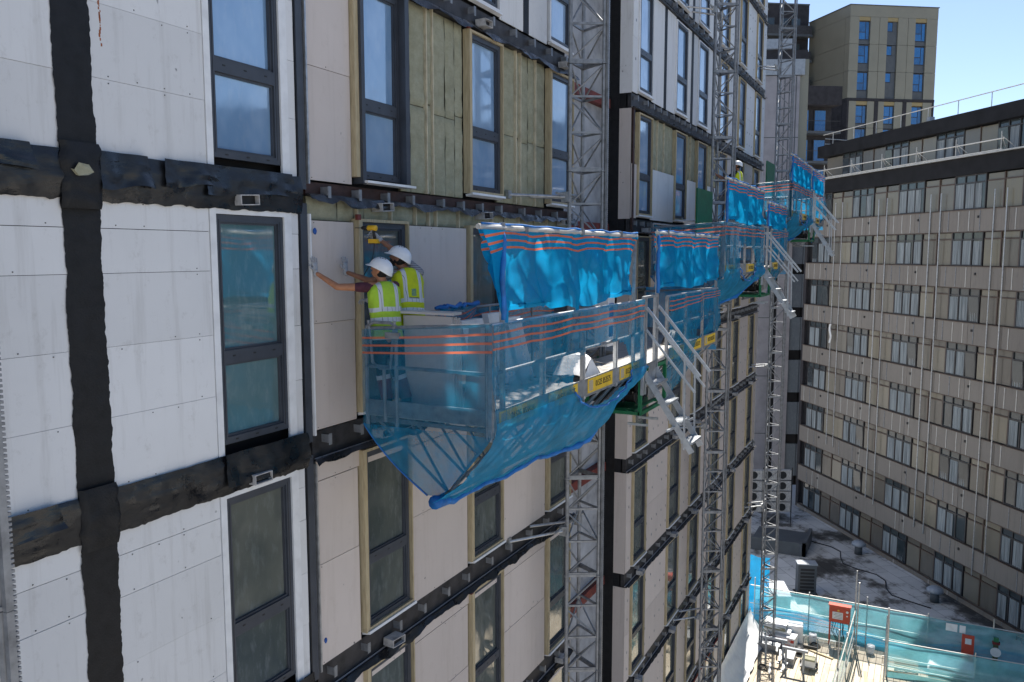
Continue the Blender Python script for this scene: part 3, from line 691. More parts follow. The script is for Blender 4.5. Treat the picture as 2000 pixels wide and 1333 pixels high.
# ------------------------------------------------------------------ gold block and dark block far behind
GB = thing('gold_clad_building', (108,0,-4), 'gold metal-clad apartment tower with blue windows against the sky', 'building')
gu = Vector((.56,-.828,0)); gb = Vector((.747,.665,0)); g0 = Vector((105.73,2.97,0))
def gbox(name, u0, u1, b0, b1, z0, z1, m, par=GB, org=g0): return tbox(name, u0, u1, b0, b1, z0, z1, m, par, org, gu, gb)
GW, ZR, FH = 11.0, 45.8, 3.09
gbox('core_wall', .15, GW-.15, .9, 8, -4, ZR-.3, M['core']); 
cols = ((.105,.232),(.425,.545),(.745,.872)); joints = (0,.335,.66,1.0)
gbox('parapet', 0, GW, 0, 8, ZR-1.25, ZR, M['gold']); gbox('parapet_cap', -.08, GW+.08, -.08, 8, ZR+.002, ZR+.10, M['dark_panel'])
for fl in range(8):
    zt = ZR-1.27-FH*fl - (.32 if fl > 2 else 0); zb = zt-FH+.03
    for ci in range(3):
        j0, j1 = joints[ci]*GW+.02, joints[ci+1]*GW-.02; w0, w1 = cols[ci][0]*GW, cols[ci][1]*GW
        if fl > 2: j0, j1 = j0+.22, j1-.22
        gbox('cladding_panel', j0, w0, 0, .85, zb, zt, M['gold']); gbox('cladding_panel', w1, j1, 0, .85, zb, zt, M['gold'])
        if fl > 2: gbox('brick_pier', j0-.24, j0-.005, -.05, .85, zb, zt, M['dark_brick']); gbox('brick_pier', j1+.005, j1+.24, -.05, .85, zb, zt, M['dark_brick'])
        if fl in (0, 3): gbox('reveal_head', w0, w1, .05, .85, zt-.42, zt, M['gold_side'])
        top = zt-.45 if fl in (0, 3) else zt-.05
        half = (ci == 1 and fl < 3)
        wz0 = top-(1.15 if half else 2.15); f = gbox('window', w0, w1, .22, .30, wz0, top, M['frame_brown']); wm = (w1-w0)
        def pn(a0, a1, c0, c1): MB().obox(g0+gu*(w0+wm*(a0+a1)/2)+gb*.20+Vector((0,0,lerp(wz0, top, (c0+c1)/2))), gu*wm*(a1-a0)/2, gb*.012, Vector((0,0,(top-wz0)*(c1-c0)/2))).build('pane', M['glass_blue'], f)
        if half: pn(.05,.55,.08,.92); gbox('slate_spandrel', w0+wm*.58, w1, .18, .2, wz0, top, M['dark_panel'])
        else: pn(.05,.63,.44,.95); pn(.05,.63,.05,.40); pn(.69,.95,.05,.95)
        gbox('slate_spandrel', w0, w1, .15, .3, zb-.02, wz0-.01, M['dark_panel'])
    if fl == 2: gbox('brick_band', -.02, GW+.02, -.06, .9, zb-.33, zb-.01, M['dark_brick'])
for fl in range(8):
    zt = ZR-1.27-FH*fl; gbox('side_panel', .0, .148, .87 if fl < 3 else .9, 7.9, zt-FH+.03, zt, M['gold'] if fl < 3 else M['dark_brick'])
DB = thing('dark_brick_building', (103,10,-4), 'dark brick apartment block with balconies left of the gold tower', 'building')
d0 = g0+gb*7.4-gu*9.45
def dbox(name, u0, u1, b0, b1, z0, z1, m, par=DB): return tbox(name, u0, u1, b0, b1, z0, z1, m, par, d0, gu, gb)
dbox('wall', -3, 9.4, .6, 12, -4, 47.9, M['dark_brick']); dbox('parapet_cap', -3, 9.4, .5, 12, 47.92, 48.1, M['dark_panel'])
for fl in range(7):
    z0 = 25.5+3.09*fl; dbox('balcony_slab', 3.2, 9.0, -.9, .6, z0-.25, z0, M['dark_panel'])
    dbox('balcony_glass', 3.25, 8.9, -.88, -.85, z0+.02, z0+1.05, M['frame_brown'])
    for u in (3.6, 5.4, 7.0):
        f = dbox('window', u, u+1.25, .5, .58, z0+.02, z0+2.3, M['frame_brown'])
        MB().obox(d0+gu*(u+.625)+gb*.48+Vector((0,0,z0+1.16)), gu*.54, gb*.012, Vector((0,0,1.05))).build('pane', M['glass_blue'] if fl < 3 else M['glass_office'], f)
LB = thing('dark_podium_block', (84,9,-4), 'lower dark brick wing with blue balcony doors below the gold tower', 'building')
l0 = Vector((88.5,10.6,0))
def lbox(name, u0, u1, b0, b1, z0, z1, m, par=LB): return tbox(name, u0, u1, b0, b1, z0, z1, m, par, l0, gu, gb)
lbox('wall', -3, 9.2, .6, 9, -4, 33.4, M['dark_brick']); lbox('parapet', 3.2, 9.3, -.9, .6, 32.4, 34.3, M['dark_brick'])
for fl in range(4):
    z0 = 30.2-3.05*fl; lbox('balcony_slab', 3.2, 9.3, -.9, .6, z0-.7, z0-.45, M['dark_panel']); lbox('balcony_rail', 3.3, 9.2, -.88, -.84, z0+.55, z0+.6, M['frame_brown'])
    for u in (3.5, 5.3, 7.2):
        f = lbox('window', u, u+1.35, .5, .58, z0-.4, z0+1.9, M['frame_brown']); MB().obox(l0+gu*(u+.67)+gb*.48+Vector((0,0,z0+.75)), gu*.58, gb*.012, Vector((0,0,1.08))).build('pane', M['glass_blue'], f)
# ------------------------------------------------------------------ climbing masts
SECH = 1.89
def mast_section():
    m = MB(); ch = [Vector((-.3,-.7,0)), Vector((.3,-.7,0)), Vector((0,-1.22,0))]
    for c in ch:
        m.tube([c, c+Vector((0,0,SECH-.012))], .038, 8)
        m.tube([c+Vector((0,0,-.0)), c+Vector((0,0,.03))], .052, 8)
    for a, b in ((0,1),(1,2),(2,0)):
        for i in range(3):
            z = Vector((0,0,.06+.63*i)); m.bar(ch[a]+z, ch[b]+z, .036); z2 = Vector((0,0,.06+.63*(i+1)-.07))
            if i == 0: m.bar(ch[a]+z-Vector((0,0,.035)), ch[b]+z-Vector((0,0,.035)), .05)
            (m.tube([ch[a]+z, ch[b]+z2], .017, 6) if (i+a) % 2 else m.tube([ch[b]+z, ch[a]+z2], .017, 6))
    return m.mesh('mast_section', M['galv_dull'], (0,0,0), False)
MS = mast_section()
rk = MB().box(-.025,.025,-1.31,-1.27,0,SECH-.004)
for i in range(54): rk.box(.025,.05,-1.305,-1.275,i*.035,i*.035+.019)
RK = rk.mesh('rack', M['galv_dull'])
mlab = ('grey lattice mast with toothed rack cropped by the left edge', 'grey lattice mast rising behind the nearest blue platform', 'grey lattice mast carrying the middle blue platform', 'grey lattice mast at the far end of the facade')
for i, X in enumerate((3.09, 14.12, 24.9, 35.8)):
    t = thing('climbing_mast', (X, -.95, 0), mlab[i], 'mast', 'lattice masts along the facade')
    for k in range(17):
        link('mast_section', MS, (X, 0, -.3+SECH*k), t)
        link('rack', RK, (X, 0, -.3+SECH*k), t)
    MB().box(X-.7,X+.7,-1.7,-.3,-.02,.06).box(X-.6,X+.6,-1.6,-.5,.06,.3).build('base_frame', M['galv_dull'], t)
    for z in (5.9, 11.95, 18.15, 24.2):
        z += (.0, .0, -.05, .45)[i]
        if i == 0 and z > 6: continue
        tie = MB(); xo = -1.35 if i in (1,) else -1.0
        tie.tube([(X-.35,-.66,z),(X+xo,.0,z)], .026, 8); tie.tube([(X+.35,-.66,z),(X+xo*.35,.0,z+.02)], .026, 8); tie.tube([(X-.7,-.62,z+.05),(X+.7,-.62,z+.05)], .026, 8); tie.box(X+xo-.06,X+xo+.06,-.03,.03,z-.07,z+.07); tie.box(X-.4,X-.3,-.72,-.58,z-.09,z+.09); tie.box(X+.3,X+.4,-.72,-.58,z-.09,z+.09)
        tie.build('wall_tie', M['galv'], t)
    if i == 0:
        for z in (13.35, 12.55): MB().poly([(3.0,-1.5,z),(3.52,-1.5,z),(3.05,-1.5,z-.4)]).box(2.9,3.55,-1.53,-1.46,z,z+.05).build('guide_bracket', M['white_paint'], t)

# ------------------------------------------------------------------ mast-climbing platforms
YI, YO = -.66, -2.33
def net_noise(x, z, a=.02): return a*(nz(x*2.3, z*2.0, 1)+.5*nz(x*6, z*5, 7))
def platform(X0, X1, zd, Xm, label, detail, screens, hem, hole=None, group='mast climbing platforms'):
    t = thing('work_platform', (X0, (YI+YO)/2, zd-1.2), label, 'platform', group)
    zr = zd+1.09
    gx0, gx1 = Xm-1.0, Xm+.42            # the drive unit / gate opening
    # deck: aluminium planks
    w = (YO-YI)/5
    for i in range(5):
        for a, b in ((X0+.03, gx0), (gx0, gx1+.3), (gx1+.3, X1-.03)):
            if i < 2 and a == gx0: continue
            brick('deck_plank', a+.004, b-.004, YI+w*(i+1)+.004, YI+w*i-.004, zd-.05, zd, M['deck'], t)
    # inverted triangular truss
    ap = (YI+YO)/2-.02; za = zd-1.0
    for a, b in ((X0+.05, gx0), (gx1, X1-.05)):
        tr = MB()
        for y in (YI-.04, YO+.04): tr.bar((a,y,zd-.10), (b,y,zd-.10), .07, .09)
        tr.tube([(a+.12,ap,za),(b-.12,ap,za)], .035, 8)
        nn = max(4, int((b-a)/.55)); dx = (b-a-.2)/nn
        for i in range(nn):
            x = a+.1+dx*i
            for y in (YI-.04, YO+.04): tr.tube([(x,y,zd-.12),(x+dx/2,ap,za)], .018, 6); tr.tube([(x+dx/2,ap,za),(x+dx,y,zd-.12)], .018, 6)
            tr.bar((x,YI-.05,zd-.12),(x,YO+.05,zd-.12), .045)
        tr.build('truss', M['galv_dull'], t)
    # end frames
    for X, s in ((X0, 1), (X1, -1)):
        e = MB()
        for y in ((YI, YI-.42, YO+.05, YO) if s == 1 else (YI, YO)): e.tube([(X,y,zd-.2),(X,y,zr-(.1 if y > -1.2 else 0))], .024, 8)
        for z in (zr, zd+.55): e.tube([(X,YI,z-(.10 if z == zr else 0)),(X,YO,z)], .022, 8)
        if detail and s == 1:
            # swing gate at the inner end
            e.tube([(X-.02,YI-.02,zr-.08),(X-.02,YI-.12,zr-.02),(X-.02,YI-.36,zr-.02),(X-.02,YI-.44,zr-.06)], .02, 8)
            e.tube([(X-.02,YI-.05,zr),(X-.02,YI-.10,zd+.6),(X-.02,YI-.2,zd+.53),(X-.02,YI-.35,zd+.53),(X-.02,YI-.42,zr)], .018, 8); e.tube([(X-.02,YI-.26,zd+.53),(X-.02,YI-.27,zd-.1)], .022, 8)
            e.box(X-.05,X-.02,YI-.50,YI-.30,zr-.20,zr-.13)
        e.build('end_guardrail', M['galv_dull'], t)
        MB().box(X-.012,X+.012,YO,YI,zd-.03,zd+.15).build('end_toe_board', M['galv_dull'], t)
    # outer posts, rails and toe boards
    xs = [X0]; nb = max(2, round((gx0-X0)/1.35))
    posts = [X0+(gx0-X0)*i/nb for i in range(nb+1)]; nb2 = max(2, round((X1-gx1)/1.4)); posts += [gx1+(X1-gx1)*i/nb2 for i in range(nb2+1)]
    for x in posts:
        MB().bar((x,YO,zd-.16),(x,YO,zr), .05, .05).build('post', M['galv'], t)
        if detail: MB().tube([(x+.10,YO+.01,zd-.16),(x+.10,YO+.01,zr)], .018, 6).build('post', M['galv'], t)
    for a, b in ((X0, gx0), (gx1, X1)):
        for z in (zr, zd+.55): MB().tube([(a,YO,z),(b,YO,z)], .024, 8).build('guard_rail', M['alu'] if z == zr else M['galv_dull'], t)
        MB().box(a,b,YO-.03,YO-.012,zd-.10,zd+.13).build('toe_board', M['galv'], t)
    # inner rail
    for a, b in ((X0, Xm-.7), (Xm+.7, X1)):
        if detail and a == X0: a = X0+1.55
        for z in (zr, zd+.55): MB().tube([(a,YI,z),(b,YI,z)], .02, 8).build('inner_rail', M['galv_dull'], t)
        x = a
        while x <= b+.01: MB().tube([(x,YI,zd-.1),(x,YI,zr)], .02, 6).build('inner_post', M['galv_dull'], t); x += 1.5
    # yellow hire signs on the toe board
    sg = [(x, .95 if k % 2 else 1.0) for k, x in enumerate(posts) if x+1.15 < X1 and not (gx0-.2 < x < gx1-.05)]
    for k, (x, l) in enumerate(sg):
        if not detail and k % 2: continue
        s_ = MB().box(x+.13,x+.13+l,YO-.037,YO-.031,zd-.085,zd+.115).build('hire_sign', M['yellow_sign'], t)
        text_part('sign_number', '01525 853575', .125, M['sign_ink'], s_, (x+.13+l*.60, YO-.0385, zd+.015), (R(90),0,0), .84 if l < 1 else .86)
        MB().box(x+.17,x+.32,YO-.039,YO-.0375,zd-.06,zd+.09,0).build('sign_mark', M['timber'], s_)
    # drive unit: green motor frame, grey casing, motors
    d = MB()
    for x in (gx0, gx1):
        for y in (YO+.02, -1.35): d.bar((x,y,zd-.85),(x,y,zd-.1 if y > -2 else zd-.02), .06)
        d.bar((x,YO+.02,zd-.82),(x,-1.0,zd-.82), .06); d.bar((x,YO+.02,zd-.10),(x,-1.0,zd-.10), .06)
    for y in (YO+.02, -1.35): d.bar((gx0,y,zd-.82),(gx1,y,zd-.82), .06); d.bar((gx0,y,zd-.10),(gx1,y,zd-.10), .06)
    d.build('drive_frame', M['green'], t)
    MB().box(gx0+.05,gx1-.05,-2.2,-1.4,zd-.80,zd-.77).build('drive_tray', M['green'], t)
    for x in (gx0+.4, gx1-.4):
        mo = MB().tube([(x,-1.95,zd-.55),(x,-1.45,zd-.55)], .14, 14).tube([(x,-1.95,zd-.62),(x,-2.1,zd-.62)], .09, 12).box(x-.17,x+.17,-1.6,-1.3,zd-.72,zd-.35)
        for i in range(9): mo.box(x-.16,x+.16,-1.93+.05*i,-1.915+.05*i,zd-.70,zd-.40)
        mo.build('drive_motor', M['black_rubber'], t)
    cb = MB(); cb.tube([(gx0+.1,-2.2,zd-.45)]+[(gx0+.45+.3*math.cos(a*.5),-2.15,zd-.55+.2*math.sin(a*.5)) for a in range(16)]+[(gx1,-2.0,zd-.4)], .014, 6); cb.build('drive_cable', M['black_rubber'], t)
    MB().box(gx0+.28,gx0+.62,YO-.05,YO-.03,zd-.62,zd+.02).build('drive_cover', M['galv'], t)
    MB().box(Xm-.75,Xm-.40,-1.62,-1.38,zd+.25,zd+1.15).build('control_box', M['white_paint'], t); MB().box(Xm-.68,Xm-.47,-1.632,-1.621,zd+.75,zd+1.0).build('control_label', M['blue_rope'], t); MB().box(Xm-.68,Xm-.50,-1.632,-1.621,zd+.42,zd+.6).build('control_label', M['blue_rope'], t)
    if not detail: MB().box(Xm-3.2,Xm-1.5,-1.02,-.98,zd+.9,zd+2.1).build('green_guard', M['green'], t)
    # gate posts and stair folding outwards
    gt = MB()
    for x in (gx0-.02, gx0+.10, gx0+.62, gx0+.74): gt.bar((x,YO-.02,zd-.5),(x,YO-.02,zr+.05), .045, .06)
    gt.bar((gx0-.05,YO-.02,zr+.05),(gx0+.78,YO-.02,zr+.05), .04); gt.build('gate_frame', M['alu'], t)
    stx0, stx1 = gx0+.06, gx0+.66; sy0, sz0, sy1, sz1 = YO-.03, zd-.12, YO-.86, zd-1.42
    st = MB()
    for x in (stx0, stx1): st.obox(((x),(sy0+sy1)/2,(sz0+sz1)/2), (.014,0,0), Vector((0,sy1-sy0,sz1-sz0))/2, Vector((0,.042,-.027)))
    stair = st.build('stair', M['alu'], t)
    for i in range(4):
        f = (i+.6)/4.1; y, z = lerp(sy0, sy1, f), lerp(sz0, sz1, f)
        MB().box(stx0+.01,stx1-.01,y-.11,y+.09,z-.015,z+.02).build('tread', M['alu'], stair)
    for x in (stx0-.03, stx1+.03):
        MB().bar((x,YO-.06,zr-.12),(x,YO-.98,zr-1.22), .032, .045).build('handrail', M['alu'], stair); MB().bar((x,YO-.06,zd+.6),(x,YO-.90,zd-.40), .026, .034).build('handrail', M['alu'], stair)
        MB().bar((x,YO-.72,zr-.95),(x,YO-.74,sz1+.05), .03).build('baluster', M['alu'], stair)
    MB().bar((stx0,YO-.1,zd-1.02),(stx0,YO+.25,zd-1.02), .04).bar((stx1,YO-.1,zd-1.02),(stx1,YO+.25,zd-1.02), .04).bar((stx0-.4,YO-.55,zd-1.0),(stx1+.5,YO-.6,zd-1.05), .035).build('stair_brace', M['alu'], stair)
    # ---- debris netting, outer side near half
    def outer(u, v):
        x = lerp(X0-.05, gx0-.02, u); hy, hz = interp(hem, x)
        if v < .42: f = v/.42; y = YO-.055-.03*f-.03*math.sin(f*3.1)*math.sin(x*2.3); z = lerp(zr+.03-.02*abs(math.sin(x*2.2)), zd+.02, f)
        else:
            f = (v-.42)/.58; y = lerp(YO-.085, hy, f**1.3)-.12*math.sin(f*math.pi)*(.6+.4*nz(x, 3)); z = lerp(zd+.02, hz, f**.9)
        fo = 0 if v < .42 else .030*min(1, (v-.42)*6)*(abs(math.sin(x*4.2+z*5.5+2*nz(x, z, 3)))**.6+.6*abs(math.sin(x*9.5-z*3.2+3*nz(x*1.5, z, 8)))**.7-.8)
        return (x, y-fo+net_noise(x, z, .014 if v < .3 else .035), z+.015*nz(x*5, v*3, 2)*(1 if v > .5 else .3))
    def uvo(u, v): return (u*(gx0-X0), v*2.6)
    def skip(u, v):
        if not hole: return False
        x, y, z = outer(u, v); return ((x-hole[0])/hole[2])**2+((z-hole[1])/hole[3])**2+.35*nz(x*2.2, z*2.6, 4) < 1
    MB().grid(lambda u, v: outer(u, v*.42), 150, 26, lambda u, v: skip(u, v*.42), 0, lambda u, v: uvo(u, v*.42)).build('debris_netting', M['net'], t, True)
    MB().grid(lambda u, v: outer(u, .42+v*.58), 150, 40, lambda u, v: skip(u, .42+v*.58), 0, lambda u, v: uvo(u, .42+v*.58)).build('debris_netting', M['net_low'], t, True)
    if hole:
        edge = []
        for a in range(15, 170, 4): edge.append((hole[0]-hole[2]*1.02*math.cos(R(a)), YO-.11-.02*math.sin(a*.3), hole[1]-hole[3]*1.02*math.sin(R(a))))
        MB().tube(edge, .014, 6).build('torn_net_edge', M['blue_hem'], t, True)
    hp = []
    for i in range(46):
        x = lerp(X0+.05, gx0-.05, i/45); y, z = interp(hem, x); hp.append((x, y+.02*nz(x*6,1), z-.01+.02*nz(x*5,2)))
    MB().tube(hp, [.036+.05*abs(nz(q[0]*3.3, 5))+.05*max(0, 1-(q[0]-X0)/.5) for q in hp], 10).build('net_hem', M['blue_hem'], t, True)
    # end netting
    ay, az = interp(hem, X0)
    def endn(u, v):
        ya, yb = YI+.03, YO-.04
        if v < .44: f = v/.44; y = lerp(ya, yb, u); z = lerp(zr+.02-.13*(1-u)**1.5-.03*math.sin(u*3.14), zd-.14, f); x = X0-.045-.02*math.sin(u*7)*f
        else:
            f = (v-.44)/.56; y = lerp(lerp(ya, yb, u), lerp(ay+.16, ay-.02, u), f**1.1); z = lerp(zd-.14, az+.02, f)-.03*math.sin(f*math.pi)*(1-u)**2; x = lerp(X0-.05, X0+.15, f); y += .03*math.sin(f*math.pi)*(1-u)**2
        return (x+net_noise(y*2, z, .012), y, z)
    MB().grid(lambda u, v: endn(u, v*.44), 40, 22, None, 0, lambda u, v: (u*1.7, v*.44*2.55)).build('debris_netting', M['net_side'], t, True); MB().grid(lambda u, v: endn(u, .44+v*.56), 40, 26, None, 0, lambda u, v: (u*1.7, 1.2+v)).build('debris_netting', M['net_end'], t, True)
    lk = []
    for i in range(16):
        f = i/15; lk.append((X0-.04+.18*f, lerp(YI+.03, ay+.16, f**1.1)+.03*math.sin(f*math.pi), lerp(zd-.14, az+.02, f)-.03*math.sin(f*math.pi)))
    MB().tube(lk, .011, 6).build('net_hem', M['blue_hem'], t, True)
    # outer side far half
    def outer2(u, v):
        x = lerp(gx1+.05, X1+.05, u); f = v; y = YO-.05-.03*f-.05*math.sin(f*3)*math.sin(x*1.7); dz = zd-.15-.75*max(0, 1-abs(u-.05)*1.25)
        return (x, y+net_noise(x, f, .03)+(.45*(f-.6) if f > .6 else 0), lerp(zr+.02-.02*abs(math.sin(x*2)), dz, f))
    MB().grid(outer2, 70, 40, (lambda u, v: (((u-.62)/.17)**2+((v-.52)/.09)**2) < 1) if detail else (lambda u, v: (((u-.35)/.3)**2+((v-.55)/.12)**2+.3*nz(u*5,v*9,X0)) < 1), 0, lambda u, v: (u*(X1-gx1), v*2.1)).build('debris_netting', M['net'], t, True)
    # far end net + inner side net
    MB().grid(lambda u, v: (X1+.04+.02*math.sin(u*9+v*4), lerp(YI, YO, u), lerp(zr, zd-.3, v)), 16, 14, None, 0, lambda u, v: (u*1.7, v*1.4)).build('debris_netting', M['net_low'], t, True)
    MB().grid(lambda u, v: (lerp(X0+(1.6 if detail else .1), Xm-.8, u), YI+.03+.03*math.sin(u*12+v*3), lerp(zr, zd+.2, v)-.05*math.sin(u*8)**2*(1-v)), 50, 14, None, 0, lambda u, v: (u*4.5, v*.9)).build('debris_netting', M['net'], t, True)
    # ---- raised screens
    for k, (a, b, zt, zb, lean) in enumerate(screens):
        def scr(u, v, a=a, b=b, zt=zt, zb=zb, lean=lean, k=k):
            x = lerp(a+lean*v, b-.12*math.sin(v*3.14)-.05*v, u); sag = .035*abs(math.sin(u*(b-a)*2.4))
            y = YO+.01+.05*math.sin(u*(b-a)*5+k)*(.3+v)+.10*math.sin(v*3.0)*nz(x*1.5, v*1.5, k*5)+.04*nz(x*5, v*4, 9+k)-.05*(1-abs(nz(x*2.2+v*.8, v*1.2, 4+k)))**6+.045*(1-abs(nz(x*3.1-v*1.6, v*1.5, 14+k)))**7*v
            return (x, y, lerp(zt-.02, zb+.05*nz(x*3, k, 1), v)-sag*(1-v)*.5+(.05*math.sin(u*9) if v > .9 else 0))
        MB().grid(scr, 140, 40, None, 0, lambda u, v, a=a, b=b, zt=zt, zb=zb: (u*(b-a), v*(zt-zb))).build('screen_sheet', M['screen'], t, True)
        rp_ = [(lerp(a, b, i/12), YO, zt+.01*nz(i, k)) for i in range(13)]
        MB().tube([(a-.03, YO, zt), (b+.03, YO, zt)], .03, 8).build('screen_rail', M['rail'], t)
        MB().tube([(x+.02, YO-.02+.04*math.sin(i*2.1), zt+.035+.012*math.sin(i*3.3)) for i, (x, _, _) in enumerate(rp_)], .014, 6).build('screen_tie', M['blue_hem'], t, True)
        for x in (a+lean, b-.05): MB().bar((x,YO,zd-.1),(x,YO,zt+.06), .05, .05).build('screen_post', M['galv'], t)
        for xx in (lerp(a+lean, b, .12), lerp(a, b, .55), lerp(a, b, .85)): MB().box(xx-.03,xx+.03,YO-.04,YO+.04,zt-.04,zt+.05).build('coupler', M['galv_dull'], t)
        # bunched corner of the sheet
        cr = MB(); cr.tube([(a+lean-.02+.02*math.sin(j), YO-.02, lerp(zt-.05, zb-.05, j/9)) for j in range(10)], [.02+.02*abs(math.sin(j*1.7)) for j in range(10)], 7); cr.build('bunched_sheet', M['blue_hem'], t, True)
        if lean > .3: MB().grid(lambda u, v, a=a, zt=zt, zb=zb, lean=lean: (a+lean*v+u*(lean*(1-v)+.02)+.02*math.sin(v*9), YO-.03-.03*math.sin(v*5+u*3), lerp(zt-.03, zb-.08, v)), 8, 20, None, 0, lambda u, v, zt=zt, zb=zb: (u*.5, v*(zt-zb))).build('screen_sheet', M['screen'], t, True)
    return t
PZ = 15.27
pl1 = platform(7.8, 18.5, PZ, 14.12, 'nearest blue-netted mast climbing platform carrying two workers', True,
    [(7.55, 12.70, 17.42, 16.45, .52), (13.85, 18.4, 17.50, 16.50, .05)],
    [(7.8,-1.56,14.28),(8.4,-1.52,14.17),(9.0,-1.56,14.20),(9.7,-1.52,14.13),(10.4,-1.62,14.22),(10.9,-1.60,14.16),(11.6,-1.75,14.16),(11.95,-1.85,14.22),(12.1,-2.0,14.55),(12.5,-2.2,14.85),(13.1,-2.3,15.2)],
    (11.15, 15.42, 1.18, .46))
hem2 = lambda X0, zd: [(X0,-1.4,zd-.75),(X0+1.2,-1.5,zd-1.0),(X0+2.6,-1.55,zd-.95),(X0+3.6,-1.9,zd-.75),(X0+4.5,-2.25,zd-.3)]
pl2 = platform(19.0, 28.3, 16.75, 24.9, 'middle blue-netted platform higher up the facade', False, [(19.1, 23.9, 18.85, 17.9, .1), (24.6, 28.0, 18.6, 17.9, .05)], hem2(19.0, 16.75), (21.5, 16.9, 1.0, .45))
pl3 = platform(28.9, 38.4, 18.45, 35.0, 'farthest blue-netted platform at the end of the facade', False, [(28.7, 33.9, 20.4, 19.5, .2), (34.2, 38.3, 20.4, 19.6, .05)], hem2(28.9, 18.45), (31.5, 18.6, 1.0, .45))

# ------------------------------------------------------------------ things on the nearest platform
def leaning_board(x, y0, y1, z0, z1, th, dx, label):
    m = MB().obox((x+dx/2,(y0+y1)/2,(z0+z1)/2), (th/2,0,0), (0,(y1-y0)/2,0), (dx/2,0,(z1-z0)/2)); return tag(m.build('cladding_board', M['board_stack']), label, 'board', 'boards stacked on the platform')
leaning_board(8.25, -.92, -1.60, PZ+.004, PZ+1.13, .016, -.05, 'front beige cladding board of the upright stack beside the workers')
for i in range(5): leaning_board(8.28+.022*i, -.93-.012*i, -1.59-.012*i, PZ+.004, PZ+1.10+.012*(i%3), .018, -.05, ('second','third','fourth','fifth','last')[i]+' beige board in the upright stack, counted from the platform end')
tag(MB().obox((8.27,-1.26,PZ+1.165),(.13,.02,0),(-.02,.36,.004),(0,0,.014)).build('cladding_board', M['board_stack']), 'beige board lying flat across the top of the stack', 'board', 'boards stacked on the platform')
tag(MB().obox((8.5,-1.82,PZ+.50),(.03,.10,0),(.0,.12,0),(.06,0,.49)).build('cladding_board', M['board_stack']), 'narrow board offcut leaning at the outer side of the stack', 'board', 'boards stacked on the platform')
for i, (x0, x1, h) in enumerate(((9.55,10.15,.95),(10.3,10.75,1.0),(10.9,11.35,.9))):
    tag(MB().obox(((x0+x1)/2,-1.0,PZ+h/2+.004),((x1-x0)/2,0,0),(0,.05,-.0),(0,.12,h/2)).build('insulation_slab', M['white_board']), ('pale slab leaning on inner rail nearest the workers','middle pale slab leaning on the inner rail','pale slab leaning on inner rail nearest the control box')[i], 'slab', 'slabs leaning inside the platform')
# folded white sheet shaped like a little tent
m = MB(); xa, xb, y0, y1, zz = 10.72, 11.55, -2.20, -1.75, PZ+.002
m.grid(lambda u, v: (lerp(xa, xb, u)+.05*math.sin(v*6), lerp(y0, y1, v)-.02, zz+.03+.40*(1-abs(u-.42)/.58)*(.8+.2*math.sin(v*3.14))+.015*nz(u*5,v*5,3)), 16, 6)
m.poly([(xa,y0-.02,zz),(lerp(xa,xb,.42),y0-.02,zz+.36),(xb,y0-.02,zz)]); tag(m.build('folded_sheet', M['sheet'], None), 'white folded sheet standing like a tent by the yellow sign', 'sheet')
# crumpled pale sheeting lying along the sunlit outer deck
m = MB(); m.grid(lambda u, v: (lerp(8.5, 12.6, u), lerp(-1.55, -2.26, v), PZ+.012+.05*abs(nz(u*14, v*4, 2))+.035*abs(nz(u*40, v*9, 5))), 160, 22); tag(m.build('dust_sheet', M['dust_sheet'], None, True), 'crumpled pale sheet lying along the sunlit edge of the deck', 'sheet')
m = MB(); pts = [(9.0+.12*i+.08*math.sin(i*1.9), -1.75+.22*math.sin(i*1.3), PZ+.085+.05*abs(math.sin(i*.9))) for i in range(30)]; m.tube(pts, .008, 5); tag(m.build('cable', M['black_rubber'], None, True), 'thin dark cable tangled along the deck of the platform', 'cable')
tag(MB().grid(lambda u, v: (16.3+.8*u, -2.0+.3*v, PZ+.02+.26*math.sin(u*3.14)*math.sin(v*2.2+.4)+.05*nz(u*6,v*6,1)), 18, 12).build('black_bag', M['black_rubber'], None, True), 'black bag slumped on the far end of the platform', 'bag')
# blue netting wound round the inner gate rail beside the stack
m = MB(); m.tube([(9.3+.14*math.sin(i*.8)+.06*i, YI-.02+.02*math.sin(i*2.1), PZ+1.14+.02*math.sin(i*3)) for i in range(18)], [.02+.018*abs(math.sin(i*2.3)) for i in range(18)], 7); m.build('bunched_sheet', M['blue_hem'], pl1, True)
MB().grid(lambda u, v: (9.35+1.0*u, YI-.06, PZ+1.12-(.08+.30*math.sin(u*3.14))*v), 20, 10, None, 0, lambda u, v: (u, v*.38)).build('debris_netting', M['net'], pl1, True)
# ------------------------------------------------------------------ workers
def skin_mat(nm, c):
    n = NT(nm); p = n.pos(obj=True); n.col(n.ramp(n.noise(p, 9, 4), (.3, tuple(x*.85 for x in c)), (.7, tuple(min(1,x*1.12) for x in c)))); n.set(.5, 0, .4); n.b.inputs['Subsurface Weight'].default_value = .06; return n.m
M['skin_a'] = skin_mat('skin_tan', (.40,.18,.095)); M['skin_b'] = skin_mat('skin_brown', (.27,.125,.070)); M['hair'] = simple('dark_hair', (.012,.010,.009), .7, 0, .4, 60, .3, .3, True)
M['helmet'] = simple('white_helmet', (.78,.79,.80), .28, 0, .04, 8, .5, 0, True)
M['purple'] = simple('plum_shirt', (.085,.030,.045), .85, 0, .25, 14, .2, .2, True); M['stripe_shirt'] = None
n = NT('grey_striped_shirt'); w_ = n.new('ShaderNodeTexWave', wave_type='BANDS', bands_direction='Z'); w_.inputs['Scale'].default_value = 14; n.l.new(n.pos(obj=True), w_.inputs['Vector']); n.col(n.ramp(w_.outputs['Fac'], (.35, (.34,.34,.35)), (.6, (.15,.15,.17)))); n.set(.85, 0, .2); M['stripe_shirt'] = n.m
